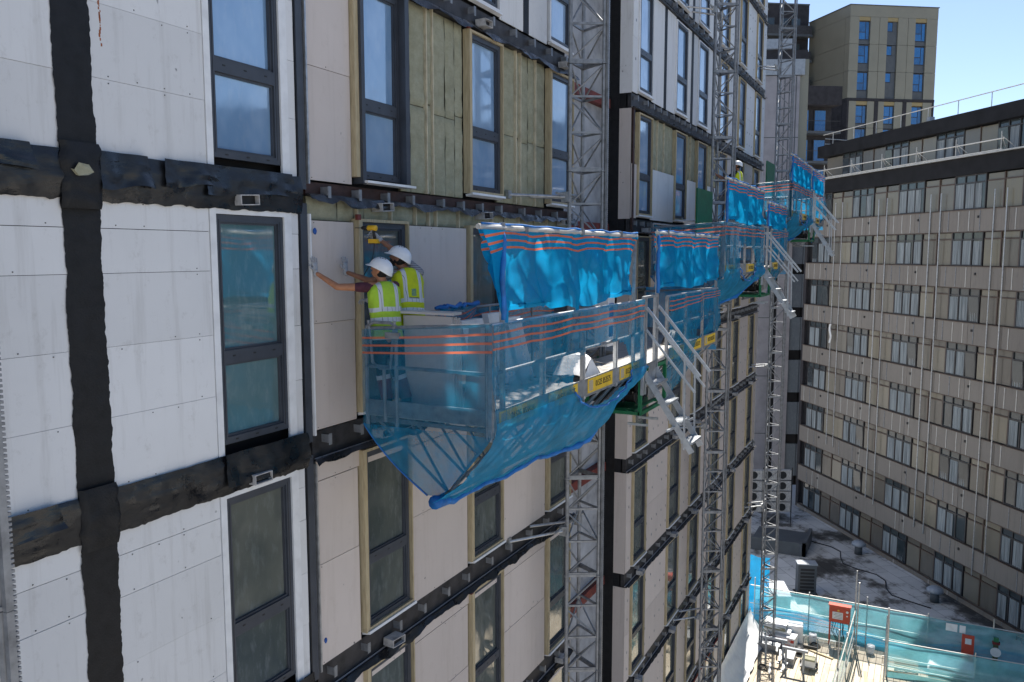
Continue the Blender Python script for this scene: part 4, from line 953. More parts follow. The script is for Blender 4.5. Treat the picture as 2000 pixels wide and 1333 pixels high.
M['trousers'] = simple('dark_work_trousers', (.018,.019,.024), .85, 0, .35, 10, .2, .25, True); M['trim_red'] = simple('maroon_panel', (.16,.018,.022), .8, 0, .2, 10); M['trim_white'] = simple('white_panel', (.55,.55,.58), .8)
M['glove'] = simple('grey_glove', (.33,.34,.36), .8, 0, .18, 30, .2, .3, True); M['boot'] = simple('dark_boot', (.02,.018,.016), .6, 0, .3, 12, .4, 0, True)
M['lime_strap'] = simple('lime_strap', (.45,.62,.02), .6)
def vest_mat(nm, base, logo):
    n = NT(nm); tc = n.new('ShaderNodeTexCoord'); sep = n.new('ShaderNodeSeparateXYZ'); n.l.new(tc.outputs['Object'], sep.inputs[0]); x, y, z = sep.outputs
    z = n.math('ADD', z, n.math('MULTIPLY', n.math('SUBTRACT', n.noise(tc.outputs['Object'], 5, 2), .5), .03))
    c = n.mix(n.noise(tc.outputs['Object'], 8, 4), tuple(v*.72 for v in base), tuple(min(1,v*1.12) for v in base)); c = n.mix(n.ramp(n.noise(tc.outputs['Object'], 14, 6, .7), (.56, 0), (.8, .4)), c, (.20,.21,.06))
    def band(v, c0, h): return n.math('LESS_THAN', n.math('ABSOLUTE', n.math('SUBTRACT', v, c0)), h)
    m = n.math('MAXIMUM', band(z, .13, .026), band(z, .25, .026)); ax = n.math('ABSOLUTE', x)
    vs = n.math('MULTIPLY', band(ax, .105, .026), n.math('GREATER_THAN', z, .25)); m = n.math('MAXIMUM', m, vs)
    chk = n.math('GREATER_THAN', n.math('FRACT', n.math('MULTIPLY', n.math('ADD', x, y), 18.0)), .93)
    sil = n.mix(chk, (.56,.58,.60), (.12,.13,.14)); c = n.mix(m, c, sil)
    ed = n.math('LESS_THAN', z, -.088); c = n.mix(ed, c, (.5,.52,.54))
    if logo:
        lg = n.math('MULTIPLY', n.math('MULTIPLY', band(x, .0, .032), band(z, .345, .045)), n.math('LESS_THAN', y, 0.0))
        bars = n.math('GREATER_THAN', n.math('FRACT', n.math('MULTIPLY', n.math('ADD', x, n.math('MULTIPLY', z, .35)), 62)), .35)
        c = n.mix(n.math('MULTIPLY', lg, bars), c, (.01,.16,.24))
        tx = n.math('MULTIPLY', n.math('MULTIPLY', band(x, .0, .07), band(z, .275, .010)), n.math('LESS_THAN', y, 0.0)); c = n.mix(n.math('MULTIPLY', tx, n.math('GREATER_THAN', n.math('FRACT', n.math('MULTIPLY', x, 70)), .35)), c, (.03,.04,.05))
    n.col(c); n.set(.7, 0, .3); n.bump(n.noise(tc.outputs['Object'], 11, 4), .5, .02); n.b.inputs['Emission Strength'].default_value = 0; return n.m
M['vest_a'] = vest_mat('lime_vest', (.40,.62,.045), False); M['vest_b'] = vest_mat('yellow_vest', (.55,.62,.015), True)
def capsule(m, p0, p1, r0, r1, n=12):
    p0, p1 = Vector(p0), Vector(p1); d = p1-p0; L = d.length
    if L < 1e-5: d = Vector((0,0,1e-4)); L = 1e-4
    dn = d/L; u = Vector((0,0,1)) if abs(dn.z) < .9 else Vector((1,0,0)); x = dn.cross(u).normalized(); y = x.cross(dn); base = len(m.v)
    rings = [(-r0*.96, r0*.28), (-r0*.7, r0*.71), (0, r0)]+[(L*t, lerp(r0, r1, t)) for t in (.33,.66)]+[(L, r1), (L+r1*.7, r1*.71), (L+r1*.96, r1*.28)]
    for h, r in rings:
        for j in range(n):
            a = 2*math.pi*j/n; m.v.append(tuple(p0+dn*h+(x*math.cos(a)+y*math.sin(a))*r))
    for i in range(len(rings)-1):
        for j in range(n): m.f.append((base+i*n+j, base+i*n+(j+1)%n, base+(i+1)*n+(j+1)%n, base+(i+1)*n+j)); m.m.append(0)
    m.f.append(tuple(base+j for j in range(n))[::-1]); m.m.append(0); m.f.append(tuple(base+(len(rings)-1)*n+j for j in range(n))); m.m.append(0)
def ellip(m, c, ax, ay, az, nu=18, nv=12):
    c, ax, ay, az = Vector(c), Vector(ax), Vector(ay), Vector(az); base = len(m.v)
    for j in range(1, nv):
        b = math.pi*j/nv
        for i in range(nu):
            a = 2*math.pi*i/nu; m.v.append(tuple(c+ax*math.sin(b)*math.cos(a)+ay*math.sin(b)*math.sin(a)+az*math.cos(b)))
    top = len(m.v); m.v.append(tuple(c+az)); m.v.append(tuple(c-az))
    for j in range(nv-2):
        for i in range(nu): m.f.append((base+j*nu+i, base+(j+1)*nu+i, base+(j+1)*nu+(i+1)%nu, base+j*nu+(i+1)%nu)); m.m.append(0)
    for i in range(nu): m.f.append((top, base+i, base+(i+1)%nu)); m.m.append(0); m.f.append((top+1, base+(nv-2)*nu+(i+1)%nu, base+(nv-2)*nu+i)); m.m.append(0)
def blob(name, m, mat, parent, vox=.01, it=4):
    o = m.build(name, mat, parent, True)
    r = o.modifiers.new('remesh', 'REMESH'); r.mode = 'VOXEL'; r.voxel_size = vox; r.use_smooth_shade = True
    s = o.modifiers.new('smooth', 'SMOOTH'); s.factor = .5; s.iterations = it
    return o
def local_obj(name, me, org, X, Y, Z, parent):
    o = bpy.data.objects.new(name, me); COL.objects.link(o); o.parent = parent
    w = Vector(org)-wloc(parent); mt = Matrix.Identity(4)
    for i, a in enumerate((X, Y, Z)): 
        for r_ in range(3): mt[r_][i] = a[r_]
    for r_ in range(3): mt[r_][3] = w[r_]
    o.matrix_local = mt; return o
def hand(name, wrist, fdir, pn, side, curl, parent, mat):     # fdir fingers, pn palm normal, side +1 when the thumb lies at +(fdir x pn)
    w, f, p = Vector(wrist), Vector(fdir).normalized(), Vector(pn).normalized(); p = (p-f*p.dot(f)).normalized(); s = f.cross(p)*side; m = MB()
    capsule(m, w-f*.03, w+f*.02, .031, .030); ellip(m, w+f*.055, f*.055, s*.045, p*.018)
    for i, (off, ln) in enumerate(((.037,.080),(.0125,.090),(-.0125,.084),(-.037,.066))):
        a = w+f*.095+s*off; sp_ = s*(off*6.0); pts = [a]; d = f+sp_; ang = 0
        for q in range(3):
            ang += curl; dd = (d.normalized()*math.cos(ang)+p*math.sin(ang)); pts.append(pts[-1]+dd*ln*(.42,.32,.26)[q])
        for q in range(3): capsule(m, pts[q], pts[q+1], .0098-.0006*q, .0094-.0006*q, 8)
    t0_ = w+f*.035+s*.036; t1 = t0_+(s*.75+f*.6+p*(.15+curl*.4)).normalized()*.042; t2 = t1+(s*.35+f*.9+p*(curl*.6)).normalized()*.034
    capsule(m, t0_, t1, .0135, .0115, 8); capsule(m, t1, t2, .011, .0095, 8)
    return blob(name, m, mat, parent, .0045, 3)
def worker(J, label, skin, shirt, vest, hface, tface, group=None, gloves=True, beard=False, strap=False, vox=.009, slv=.5):
    V = {k: Vector(v) for k, v in J.items() if k != 'zd'}
    feet = (V['lf']+V['rf'])/2; t = thing('person', (feet.x, feet.y, J['zd']), label, 'person', group)
    up = (V['neck']-V['pelvis']).normalized(); tf = Vector((*tface, 0)); tf = (tf-up*tf.dot(up)).normalized(); rt = tf.cross(up)
    hf = Vector(hface).normalized(); hr = hf.cross(Vector((0,0,1))).normalized(); hu = hr.cross(hf)
    # continuous body
    b = MB(); H = V['head']
    ellip(b, H+hu*.005, hr*.073, hf*.092, hu*.108); ellip(b, H+hf*.028-hu*.055, hr*.052, hf*.058, hu*.052)
    capsule(b, H+hf*.095-hu*.005, H+hf*.108-hu*.032, .010, .014, 8); capsule(b, H+hf*.082-hu*.066+hr*.018, H+hf*.082-hu*.066-hr*.018, .011, .011, 8)
    for s in (-1, 1): ellip(b, H+hr*.074*s-hu*.012-hf*.008, hr*.010, hf*.020, hu*.030, 10, 8); ellip(b, H+hf*.082+hr*.03*s+hu*.012, hr*.016, hf*.010, hu*.012, 10, 8)
    capsule(b, V['neck']-up*.03, H-hu*.05-hf*.01, .056, .054)
    ellip(b, V['neck']-up*.16, rt*.165, tf*.105, up*.17); ellip(b, V['pelvis']+up*.10, rt*.15, tf*.105, up*.18); ellip(b, V['pelvis']-up*.02, rt*.155, tf*.11, up*.13)
    for s, q in ((-1,'l'),(1,'r')):
        sh = V.get(q+'s', V['neck']-up*.06+rt*.17*s); e, w = V[q+'e'], V[q+'w']
        capsule(b, sh, e, .052, .041); capsule(b, e, w, .042, .027); capsule(b, V['neck']-up*.05+rt*.05*s, sh, .055, .055)
        hip = V['pelvis']+rt*.09*s-up*.03; k, an = V[q+'k'], V[q+'f']+Vector((0,0,.09)); capsule(b, hip, k, .082, .055); capsule(b, k, an, .056, .036)
    blob('body', b, M[skin], t, vox, 3)
    # shirt sleeves and collar
    sl_ = MB(); ellip(sl_, V['neck']-up*.13, rt*.13, tf*.095, up*.12)
    for s, q in ((-1,'l'),(1,'r')):
        sh = V.get(q+'s', V['neck']-up*.06+rt*.17*s); capsule(sl_, V['neck']-up*.08+rt*.08*s, sh, .058, .062); capsule(sl_, sh, sh.lerp(V[q+'e'], slv), .063, .058)
    blob('shirt', sl_, M[shirt], t, .009, 4)
    # trousers
    tr = MB(); ellip(tr, V['pelvis']-up*.0, rt*.168, tf*.125, up*.14)
    for s, q in ((-1,'l'),(1,'r')):
        hip = V['pelvis']+rt*.085*s-up*.04; k, an = V[q+'k'], V[q+'f']+Vector((0,0,.10)); capsule(tr, hip, k, .098, .075); capsule(tr, k, an, .076, .062)
    blob('trousers', tr, M['trousers'], t, .010, 5)
    for s, q in ((-1,'l'),(1,'r')):
        ft = V[q+'f']; bo = MB(); fw = Vector((*tface, 0)).normalized(); capsule(bo, ft+Vector((0,0,.12)), ft+Vector((0,0,.05)), .052, .05); capsule(bo, ft-fw*.03+Vector((0,0,.045)), ft+fw*.14+Vector((0,0,.035)), .044, .036); blob('boot', bo, M['boot'], t, .009, 2)
    # vest, lofted in the frame of the torso
    L = (V['neck']-V['pelvis']).length; k_ = L/.56; rings = [(-.10,.196,.148),(-.04,.192,.142),(.06,.186,.135),(.16,.182,.132),(.26,.190,.132),(.34,.200,.130),(.41,.206,.126),(.46,.200,.118),(.50,.180,.108),(.53,.140,.095),(.552,.092,.078),(.562,.070,.066)]
    vm = MB(); nn = 40
    def vp(u, v):
        i = v*(len(rings)-1); a = min(int(i), len(rings)-2); f = i-a; h, w_, d_ = (lerp(p, q, f) for p, q in zip(rings[a], rings[a+1])); an = 2*math.pi*u
        cx, cy = math.cos(an), math.sin(an); e = .78; x = w_*math.copysign(abs(cx)**e, cx); y = d_*math.copysign(abs(cy)**e, cy); fo = 1+.07*nz(math.cos(an)*2.2, math.sin(an)*2.2+h*3, h*8+L*30)*(1-.6*v)+.035*(1-abs(nz(math.cos(an)*2.6+h*3, math.sin(an)*2.6, h*5+L*9)))**5*(1-.5*v)+.02*math.sin(an*5+h*22)*(1-v)**2
        return (x*fo, y*fo, h*k_)
    vm.grid(vp, 72, 48); me = vm.mesh('vest', M[vest], (0,0,0), True); local_obj('hi_vis_vest', me, V['pelvis'], rt, tf, up, t)
    # helmet in the frame of the head
    hm = MB(); prof = []
    def hp_(u, v):
        an = 2*math.pi*u; c, s = math.cos(an), math.sin(an); b_ = v*math.pi/2; rx, ry, rz = .120, .148, .138
        fl = 1+.06*max(0, 1-v*7); x, y, z = rx*math.cos(b_)*c*fl, ry*math.cos(b_)*s*fl, rz*math.sin(b_)**.92
        if abs(c) < .25 and s > -.5: z += .006*math.cos(b_)      # ridge
        if v < .08: z -= .035*max(0, -s)**2
        return (x, y, z)
    hm.grid(hp_, 48, 20)
    def pk(u, v):
        an = math.pi*(.16+.68*u); r = 1+.30*v*math.sin(math.pi*u)**.7; return (.120*math.cos(an)*r*1.02, .148*math.sin(an)*r*1.02, .006-.028*v*math.sin(math.pi*u))
    hm.grid(pk, 24, 5)
    hme = hm.mesh('helmet', M['helmet'], (0,0,0), True); he = local_obj('helmet', hme, H+hu*.012-hf*.008, hr, hf, hu, t)
    sd = he.modifiers.new('solid', 'SOLIDIFY'); sd.thickness = .005
    vt = MB()
    for s in (-1, 1):
        for i in range(3): vt.obox((s*.034*(1+.12*i)*1.1, -.02+.028*i, (.1375-.004*i)), (.004,.003,0), (-.003*s,.009,0), (0,0,.003))
    vo = local_obj('helmet_vent', vt.mesh('helmet_vent', M['slot']), (0,0,0), Vector((1,0,0)), Vector((0,1,0)), Vector((0,0,1)), None); vo.parent = he; vo.matrix_local = Matrix.Identity(4)
    if strap:
        m = MB(); m.tube([H+hr*.078+hu*.03+hf*.02, H+hr*.080-hu*.04+hf*.015, H+hr*.05-hu*.11+hf*.03], .008, 6).tube([H+hr*.08+hu*.02-hf*.05, H+hr*.082-hu*.045+hf*.01], .008, 6); m.build('chin_strap', M['lime_strap'], t)
    hb = MB()
    if beard: ellip(hb, H+hf*.048-hu*.075, hr*.055, hf*.055, hu*.050); ellip(hb, H-hu*.045+hf*.012, hr*.074, hf*.030, hu*.042)
    ellip(hb, H-hf*.035-hu*.025, hr*.076, hf*.066, hu*.075); blob('hair', hb, M['hair'], t, .008, 2)
    return t, rt, tf, up
zf = PZ
W1 = dict(zd=zf, head=(8.04,-.70,16.945), neck=(8.05,-.74,16.80), pelvis=(8.02,-.79,16.22), ls=(7.87,-.60,16.74), rs=(8.19,-.80,16.75), le=(7.70,-.33,16.745), lw=(7.62,-.10,16.90), re=(8.33,-.55,16.62), rw=(8.34,-.32,16.55), lk=(8.03,-.70,15.80), rk=(8.16,-.82,15.78), lf=(8.04,-.78,zf), rf=(8.20,-.95,zf))
t1, r1_, f1_, u1_ = worker(W1, 'worker in lime vest and white helmet, bare arm stretched to the board', 'skin_a', 'purple', 'vest_a', (-.25,1,.42), (.45,.89), strap=True, slv=.28)
hand('glove', (7.62,-.075,16.915), (-.06,.05,1), (0,1,.05), 1, .06, t1, M['glove']); hand('glove', (8.34,-.30,16.55), (.2,1,.1), (0,0,-1), -1, .5, t1, M['glove'])
W2 = dict(zd=zf, head=(8.46,-.68,17.085), neck=(8.51,-.76,16.95), pelvis=(8.43,-.86,16.30), ls=(8.37,-.63,16.88), rs=(8.64,-.86,16.90), re=(8.58,-.60,17.13), rw=(8.49,-.37,17.315), le=(8.24,-.40,16.80), lw=(8.17,-.12,16.90), lk=(8.38,-.80,15.82), rk=(8.58,-.90,15.82), lf=(8.40,-.86,zf), rf=(8.62,-1.02,zf))
t2, r2_, f2_, u2_ = worker(W2, 'bearded worker in yellow vest reaching up with a cordless drill', 'skin_b', 'stripe_shirt', 'vest_b', (-.35,1,.42), (.42,.91), beard=True, slv=.45)
hand('glove', (8.17,-.085,16.915), (-.02,.05,1), (0,1,.05), 1, .05, t2, M['glove'])
hand('glove', (8.485,-.365,17.325), (-.18,.75,.55), (-.75,-.1,-.3), -1, .72, t2, M['glove'])
for q, x0, y0 in (('k', W1['rk'], W1['rf']), ('k', W2['rk'], W2['rf'])):
    pass
# trouser trims on the lower legs of the near worker
for leg in ('l','r'):
    k, f = Vector(W1[leg+'k']), Vector(W1[leg+'f'])+Vector((0,0,.1)); m = MB(); a, b_ = k.lerp(f, .28), k.lerp(f, .40); m.tube([a, b_], [.086, .084], 16, 0, False); m.build('trouser_trim', M['trim_white'], t1, True)
    m = MB(); m.tube([k.lerp(f, .40), k.lerp(f, .95)], [.0845, .074], 16, 0, False); m.build('trouser_trim', M['trim_red'], t1, True)
# cordless drill
D0 = thing('cordless_drill', (8.44,-.30,17.28), 'yellow and black cordless drill held up against the window frame', 'drill'); M['drill_yellow'] = simple('drill_yellow', (.75,.42,.015), .4, 0, .06, 10)
da = Vector((-.10,.99,.02)).normalized(); dc = Vector((8.45,-.27,17.455))
m = MB(); m.tube([dc-da*.085, dc-da*.075, dc+da*.03, dc+da*.045], [.028,.036,.036,.026], 14); m.build('motor_body', M['drill_yellow'], D0, True)
m = MB(); m.tube([dc+da*.045, dc+da*.075, dc+da*.115, dc+da*.135], [.030,.030,.024,.012], 14); m.tube([dc+da*.13, dc+da*.225], .005, 6); m.build('chuck', M['black_rubber'], D0, True)
gv = Vector((-.02,-.12,-1)).normalized(); m = MB(); m.tube([dc-da*.04, dc-da*.04+gv*.06, dc-da*.045+gv*.13], [.024,.019,.022], 10); m.build('grip', M['black_rubber'], D0, True)
MB().obox(dc-da*.03+gv*.165, Vector((.036,0,0)), da*.062, Vector((0,0,.026))).build('battery', M['drill_yellow'], D0); MB().obox(dc-da*.03+gv*.195, Vector((.030,0,0)), da*.055, Vector((0,0,.006))).build('battery_base', M['black_rubber'], D0)
m = MB(); c0 = dc-da*.03+gv*.2; m.tube([c0.lerp(Vector((8.22,-.30,16.80)), i/14)+Vector((.03*math.sin(i*.4),0,-.05*math.sin(i/14*3.14))) for i in range(15)], .006, 5); tag(m.build('lanyard', M['black_rubber'], None, True), 'thin black tool lanyard hanging from the cordless drill', 'lanyard')
# far worker on the middle platform
z2 = 16.75+1.32; 
W3 = dict(zd=16.75, head=(25.2,-1.3,18.36+1.38), neck=(25.2,-1.32,19.58), pelvis=(25.2,-1.35,19.0), re=(25.35,-.95,19.35), rw=(25.2,-.72,19.5), le=(25.0,-.95,19.3), lw=(24.9,-.72,19.5), lk=(25.12,-1.32,18.55), rk=(25.3,-1.35,18.55), lf=(25.1,-1.35,18.1), rf=(25.3,-1.4,18.1))
W3['zd'] = 18.1
t3, *_ = worker(W3, 'distant worker in white helmet and yellow vest above the middle platform', 'skin_b', 'trousers', 'vest_b', (0,1,.1), (.2,.95), vox=.014)
hand('glove', (24.9,-.70,19.5), (0,.3,1), (0,1,0), 1, .3, t3, M['glove']); hand('glove', (25.2,-.70,19.5), (0,.3,1), (0,1,0), -1, .3, t3, M['glove'])
# raised walkway that carries him
hw = thing('raised_step_deck', (25.2,-1.4,16.75), 'small raised step deck under the distant worker', 'step'); MB().box(24.6,25.8,-1.75,-1.0,18.04,18.10).build('tread', M['deck'], hw)
for x in (24.65, 25.75):
    for y in (-1.7, -1.05): MB().tube([(x,y,16.76),(x,y,18.04)], .025, 6).build('leg', M['galv'], hw)

# ------------------------------------------------------------------ scaffold deck, fences and site clutter at lower right
n = NT('scaffold_board'); r = n.rnd(); p = n.pos((.8,9,9)); c = n.ramp(n.noise(p, 2, 5), (.3, (.40,.33,.24)), (.7, (.60,.52,.40))); c = n.mix(n.math('MULTIPLY', r, .5), c, (.66,.60,.50)); n.col(c); n.set(.75, 0, .25); M['scaf_board'] = n.m
SD = thing('scaffold_deck', (33,-5,-.1), 'timber-boarded scaffold deck at the foot of the facade', 'deck')
y = -.55; i = 0
while y > -12:
    ends = (28.2, 31.6+.4*(i%3), 35.2-.5*(i%2), 37.45)
    for a, b_ in zip(ends, ends[1:]): brick('plank', a+.006, b_-.006, y-.232, y-.006, -.045+random.uniform(-.006,.006), random.uniform(-.004,.004), M['scaf_board'], SD)
    y -= .24; i += 1
for x in (29, 31.5, 34, 37): MB().tube([(x,-.4,-.09),(x,-12,-.09)], .03, 6).build('transom', M['galv_dull'], SD)
M['ply'] = simple('plywood', (.42,.27,.12), .7, 0, .15, 3)
def fence(name, a, b, h, label, mat='teal_net', low=None, toe=True, step=2.2, extra=0.4):
    a, b = Vector((*a, 0)), Vector((*b, 0)); t = thing('netted_fence', tuple((a+b)/2), label, 'fence', 'netted scaffold fences'); L = (b-a).length; d = (b-a).normalized(); nr = Vector((-d.y, d.x, 0))
    k = max(1, round(L/step))
    for i in range(k+1):
        q = a+d*(L*i/k); MB().tube([q, q+Vector((0,0,h+(extra if i % 2 == 0 else .15)))], .026, 8).build('standard', M['galv'], t)
    for z in (h, h*.55, h*.3): MB().tube([a-d*.2+Vector((0,0,z))+nr*.03, b+d*.2+Vector((0,0,z))+nr*.03], .024, 8).build('ledger', M['rail'], t)
    MB().grid(lambda u, v: tuple(a+d*L*u+nr*(-.05-.04*math.sin(u*L*2+v*2)*v-.03*nz(u*L, v*3, h))+Vector((0,0,h*(1-v)+.02*math.sin(u*L*3)*(1-v)))), int(L*6), 12, None, 0, lambda u, v: (u*L, v*h)).build('net', M[mat], t, True)
    if low: MB().grid(lambda u, v: tuple(a+d*L*u+nr*(.07+.05*math.sin(u*L*1.7+v*3))+Vector((0,0,low*(1-v)*(.85+.25*math.sin(u*L*.8))))), int(L*6), 8, None, 0, lambda u, v: (u*L, v*low)).build('net', M['blue_net_fence'], t, True)
    if toe: MB().obox((a+b)/2+Vector((0,0,.12))+nr*.10, d*L/2, nr*.015, Vector((0,0,.115))).build('toe_board', M['ply'], t)
    return t
fence('f', (37.5,-.1), (37.45,-12), 1.9, 'teal-netted scaffold fence along the far edge of the deck', 'teal_net', .95)
fence('f', (37.3,-4.4), (28.5,-4.15), 1.75, 'teal-netted fence running towards the camera between two deck bays', 'teal_net', None, False, 2.9, 1.5)
fence('f', (35.2,-5.8), (35.5,-12), 1.5, 'nearer teal-netted guardrail in front of the slab pallet', 'teal_net', None, True, 2.6, .9)
MB_ = MB().tube([(37.2,-4.42,0),(37.2,-4.42,3.5)], .03, 8).tube([(37.15,-4.5,0),(36.9,-4.55,3.1)], .03, 8); tag(MB_.build('scaffold_pole', M['galv']), 'pair of tall bare scaffold tubes at the fence corner', 'scaffold')
tag(MB().tube([(35.2,-5.78,0),(35.2,-5.78,2.9)], .032, 8).tube([(34.6,-5.72,0),(35.15,-5.74,2.6)], .032, 8).build('scaffold_pole', M['galv']), 'tall braced scaffold tube at the end of the nearer guardrail', 'scaffold')
# blue sheeted fence beyond the facade end
tag(MB().grid(lambda u, v: (38.6+.05*math.sin(u*20), lerp(2.2,-.55,u), 2.9-3.7*v+.05*nz(u*8,v*3,1)), 40, 14, None, 0, lambda u, v: (u*4.5, v*2.4)).build('sheeted_fence', M['screen_plain'], None, True), 'blue sheeted fence beyond the end of the facade', 'fence')
# red cabinet on a stand
RC = thing('red_cabinet', (37.2,-3.8,0), 'red metal cabinet with white notice on a stand by the fence', 'cabinet'); M['red_paint'] = simple('red_paint', (.52,.055,.025), .45, 0, .1, 5)
MB().box(37.12,37.42,-4.22,-3.36,1.05,1.78).build('casing', M['red_paint'], RC); MB().box(37.09,37.44,-4.25,-3.33,1.782,1.82).build('lid', M['red_paint'], RC)
nt = MB().box(37.112,37.119,-3.93,-3.50,1.20,1.52).build('notice', M['white_paint'], RC)
for i in range(4): MB().box(37.109,37.1115,-3.89,-3.56-.05*(i%2),1.25+.065*i,1.265+.065*i).build('notice_line', M['galv_dull'], nt)
MB().box(37.110,37.119,-3.78,-3.70,1.56,1.63).build('badge', M['yellow_sign'], RC); MB().tube([(37.11,-4.1,1.58),(37.125,-4.1,1.58)], .055, 14).build('dial', M['white_paint'], RC); MB().tube([(37.11,-4.1,1.40),(37.125,-4.1,1.40)], .035, 12).build('dial', M['white_paint'], RC)
for x, y in ((37.15,-3.4),(37.15,-4.18),(37.4,-3.4),(37.4,-4.18)): MB().bar((x,y,.005),(x,y,1.05), .05).build('leg', M['red_paint'] if y > -3.5 else M['galv_dull'], RC)
m = MB()
for i in range(7): m.tube([(37.2+.03*i,-3.5-.08*i,1.05),(37.15,-3.5-.07*i+.1*math.sin(i),.6),(37.1-.05*i,-3.7-.06*i,.25+.03*i),(36.9,-3.75-.05*i,.02)], .016, 6)
m.build('cable', M['black_rubber'], RC, True)
# rockwool packs
M['pack'] = simple('white_wrap', (.80,.80,.80), .35, 0, .05, 5); M['pack_red'] = simple('pack_red', (.62,.05,.03), .5)
def pack(c, sx, sy, sz, rot, label, txt=True):
    t = thing('insulation_pack', c, label, 'insulation pack', 'wrapped insulation packs'); m = MB(); n_ = 6
    m.box(-sx/2,sx/2,-sy/2,sy/2,0,sz); me = m.mesh('wrap', M['pack']); o = link('wrap', me, c, t, None, (0,0,rot)); bv = o.modifiers.new('b', 'BEVEL'); bv.width = .04; bv.segments = 3
    if txt:
        rm = Matrix.Rotation(rot, 3, 'Z')
        for dz, ln in ((sz*.70, 1), (sz*.25, -1)):
            q = Vector(c)+rm @ Vector((-sx/2-.006, 0, dz)); tp_ = text_part('lettering', 'ROCKWOOL', .17, M['pack_red'], t, q, (R(90),0,rot-R(90)), .95)
            q2 = Vector(c)+rm @ Vector((-sx/2-.004, -.52*ln, dz)); MB().obox(q2, rm @ Vector((.004,0,0)), rm @ Vector((0,.07,0)), (0,0,.065)).build('logo_block', M['pack_red'], t)
    return t
pack((36.15,-1.55,.01), .6, 1.25, .50, R(-6), 'lower white insulation pack with red lettering at the mast foot'); pack((36.75,-1.75,.01), .55, 1.2, .78, R(8), 'taller white insulation pack behind the lettered one', False)
pack((36.35,-1.35,.52), .6, 1.15, .12, R(-3), 'thin white-wrapped pack lying on the lettered one', False)
def slabs(c, nx, ny, nzv, label):
    t = thing('slab_stack', c, label, 'slab stack', 'stacks of mineral wool slabs')
    for i in range(nzv): link('slab', MB().box(-nx/2,nx/2,-ny/2,ny/2,0,.075).mesh('slab', M['wool']), (c[0]+random.uniform(-.03,.03), c[1]+random.uniform(-.03,.03), c[2]+.08*i), t, None, (0,0,random.uniform(-.06,.06)))
    MB().grid(lambda u, v: (c[0]+(u-.5)*nx*1.1, c[1]+(v-.5)*ny*1.1, c[2]+.08*nzv+.04+.05*nz(u*4,v*4,c[1])-(.18 if (u < .04 or v > .96) else 0)), 20, 20).build('wrap', M['sheet'], t, True)
    return t
slabs((36.30,-1.25,.66), .6, .9, 3, 'small stack of yellow wool slabs on top of the white packs')
slabs((36.4,-8.1,.01), 1.0, 1.5, 6, 'pallet-sized stack of wool slabs under torn white wrap behind the guardrail')
# sack trolley
TR = thing('hand_trolley', (34.75,-2.85,0), 'black tubular hand trolley loaded with a white box on the deck', 'trolley')
m = MB(); m.tube([(34.55,-2.60,.1),(34.95,-2.60,1.05),(34.98,-2.66,1.15),(34.98,-3.10,1.15),(34.95,-3.16,1.05),(34.55,-3.16,.1)], .02, 8); m.build('handle_frame', M['galv_dull'], TR, True)
MB().box(34.80,34.84,-3.16,-2.60,.66,.80).build('label_plate', M['black_rubber'], TR); MB().box(34.2,34.62,-3.18,-2.58,.12,.16).build('toe_plate', M['galv_dull'], TR)
for y in (-2.56,-3.20): MB().tube([(34.62,y-.03,.12),(34.62,y+.03,.12)], .12, 16).build('wheel', M['black_rubber'], TR, True)
tag(MB().box(34.22,34.60,-3.15,-2.62,.165,.42).build('carton', M['pack']), 'white carton resting on the hand trolley', 'carton'); tag(MB().box(34.20,34.58,-3.14,-2.63,.424,.50).build('slab_offcut', M['wool']), 'yellow wool offcut lying on the white carton', 'slab')
# fire point: extinguisher pair and siren post
FP = thing('fire_point', (37.2,-8.73,0), 'red fire extinguisher stand in front of the far netted fence', 'fire point'); MB().box(37.24,37.30,-8.95,-8.5,.02,1.5).build('stand', M['red_paint'], FP)
for y in (-8.85,-8.60): MB().lathe([(.085,0),(.09,.02),(.09,.48),(.06,.56),(.03,.58),(.03,.66)], (37.12,y,.03), 14).build('extinguisher', M['red_paint'], FP, True)
MB().box(37.232,37.238,-8.85,-8.62,1.12,1.36).build('sign', M['white_paint'], FP)
SP = thing('alarm_post', (37.2,-9.7,0), 'green post with round white disc by the far fence', 'post'); MB().box(37.15,37.30,-9.80,-9.62,0,1.35).build('post', simple('olive_post', (.035,.06,.02), .6), SP); MB().tube([(37.14,-9.71,1.05),(37.10,-9.71,1.05)], .19, 22).build('disc', M['white_paint'], SP); MB().box(37.14,37.3,-9.85,-9.58,1.36,1.45).build('cap', M['trim_red'], SP); MB().box(37.17,37.28,-9.8,-9.62,1.452,1.62).build('beacon', M['green'], SP)
for i, (y0, y1, lb) in enumerate(((-8.32,-7.90,'wider'),(-8.62,-8.40,'narrower'))): tag(MB().box(37.36,37.37,y0,y1,1.50,1.82).build('notice', M['white_paint']), lb+' white notice tied to the top of the far fence', 'notice')
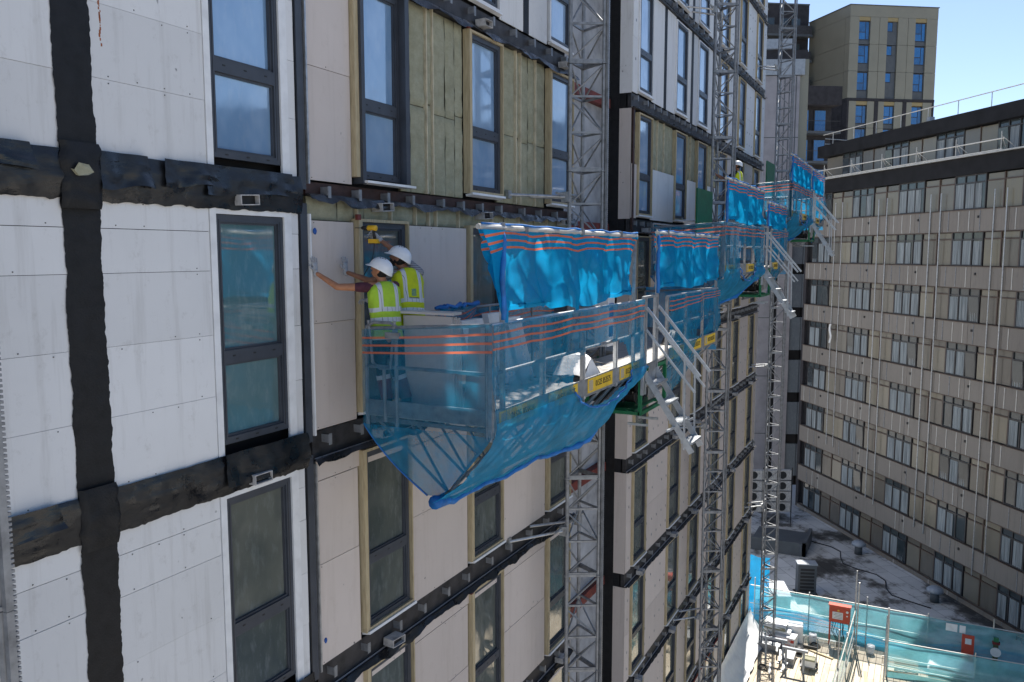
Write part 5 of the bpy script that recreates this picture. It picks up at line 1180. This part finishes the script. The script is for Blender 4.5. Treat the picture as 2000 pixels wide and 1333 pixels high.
# clutter round the mast foot
for i in range(7):
    x, y = 33.4+.3*i, -1.5-.22*(i%3)-.3*(i%2)
    tag(MB().obox((x,y,.16+.02*i),(.45,.06*(-1)**i,.0),(.0,.035,.0),(0,0,.03)).build('loose_bracket', M['galv']), ('nearest','second','third','fourth','fifth','sixth','farthest')[i]+' loose steel bracket lying at the far mast foot', 'bracket', 'loose brackets on the deck')
tag(MB().box(34.3,35.1,-2.3,-1.9,.01,.32).build('parts_crate', M['galv_dull']), 'grey steel crate of parts beside the far mast foot', 'crate')
for i, (x, y, z) in enumerate(((33.9,-2.4,.0),(34.5,-1.5,.0))):
    t = thing('drive_stand', (x,y,z), ('nearer pale steel trestle at the far mast foot','farther pale steel trestle at the far mast foot')[i], 'trestle', 'trestles'); 
    for dx in (-.35,.35): MB().bar((x,y+dx,0),(x,y+dx,.95), .08).build('leg', M['lead'], t)
    MB().bar((x,y-.5,.95),(x,y+.5,.95), .1).build('top_bar', M['lead'], t)
# red cord strung across the lower facade
m = MB(); m.tube([(18.9+.55*i, -.12, 2.7+.02*math.sin(i)) for i in range(22)], .012, 5); tag(m.build('red_rope', M['red_paint'], None), 'thin red rope strung along the lowest floors of the facade', 'rope')

# more clutter on the deck and the roof
for i, (x, y, a, ln) in enumerate(((33.0,-3.3,.2,1.6),(35.9,-3.2,1.2,1.1),(34.2,-5.1,.1,1.9))):
    tag(MB().obox((x,y,.035),(ln/2*math.cos(a),ln/2*math.sin(a),0),(-.05*math.sin(a),.05*math.cos(a),0),(0,0,.022)).build('timber_offcut', M['timber']), ('timber offcut lying on the deck in front of the hand trolley','timber offcut lying on the deck between trolley and red cabinet','timber offcut on the narrow deck bay between the fences')[i], 'timber', 'timber offcuts')
for i, (x, y) in enumerate(((36.6,-2.9),(33.6,-1.2))):
    m = MB()
    for q in range(3): m.tube([(x+(.22-.03*q)*math.cos(t_*.42), y+(.22-.03*q)*math.sin(t_*.42), .03+.03*q+.01*math.sin(t_)) for t_ in range(16)], .016, 6)
    tag(m.build('cable_coil', M['black_rubber'], None, True), ('black cable coil on the deck behind the hand trolley','black cable coil on the deck next to the white sheeting')[i], 'cable', 'cable coils')
for i, (x, y, h) in enumerate(((35.6,-2.35,.28),(36.9,-2.75,.4),(37.0,-5.1,.35))):
    tag(MB().lathe([(.13,0),(.15,.02),(.17,h),(.165,h),(.15,h-.03)], (x,y,.006), 16).build('bucket', M['white_paint'] if i else M['black_rubber'], None, True), ('black bucket standing beside the grey parts crate','white bucket left of the red cabinet stand','white bucket by the far fence in the narrow deck bay')[i], 'bucket', 'buckets on the deck')
pt = thing('timber_pallet', (36.4,-6.5,0), 'wooden pallet leaning flat on the deck beside the slab stack', 'pallet')
for i in range(6): MB().box(35.9+.18*i,36.02+.18*i,-6.95,-6.05,.10,.125).build('slat', M['timber'], pt)
for y in (-6.9,-6.5,-6.1): MB().box(35.9,36.92,y-.04,y+.04,.005,.098).build('bearer', M['timber'], pt)
tag(MB().tube([rp(-5.5-.9*i, 2.6+.5*math.sin(i*1.3), -.87) for i in range(14)], .03, 6).build('roof_cable', M['black_rubber'], None, True), 'dark cable winding across the felt roof', 'cable')
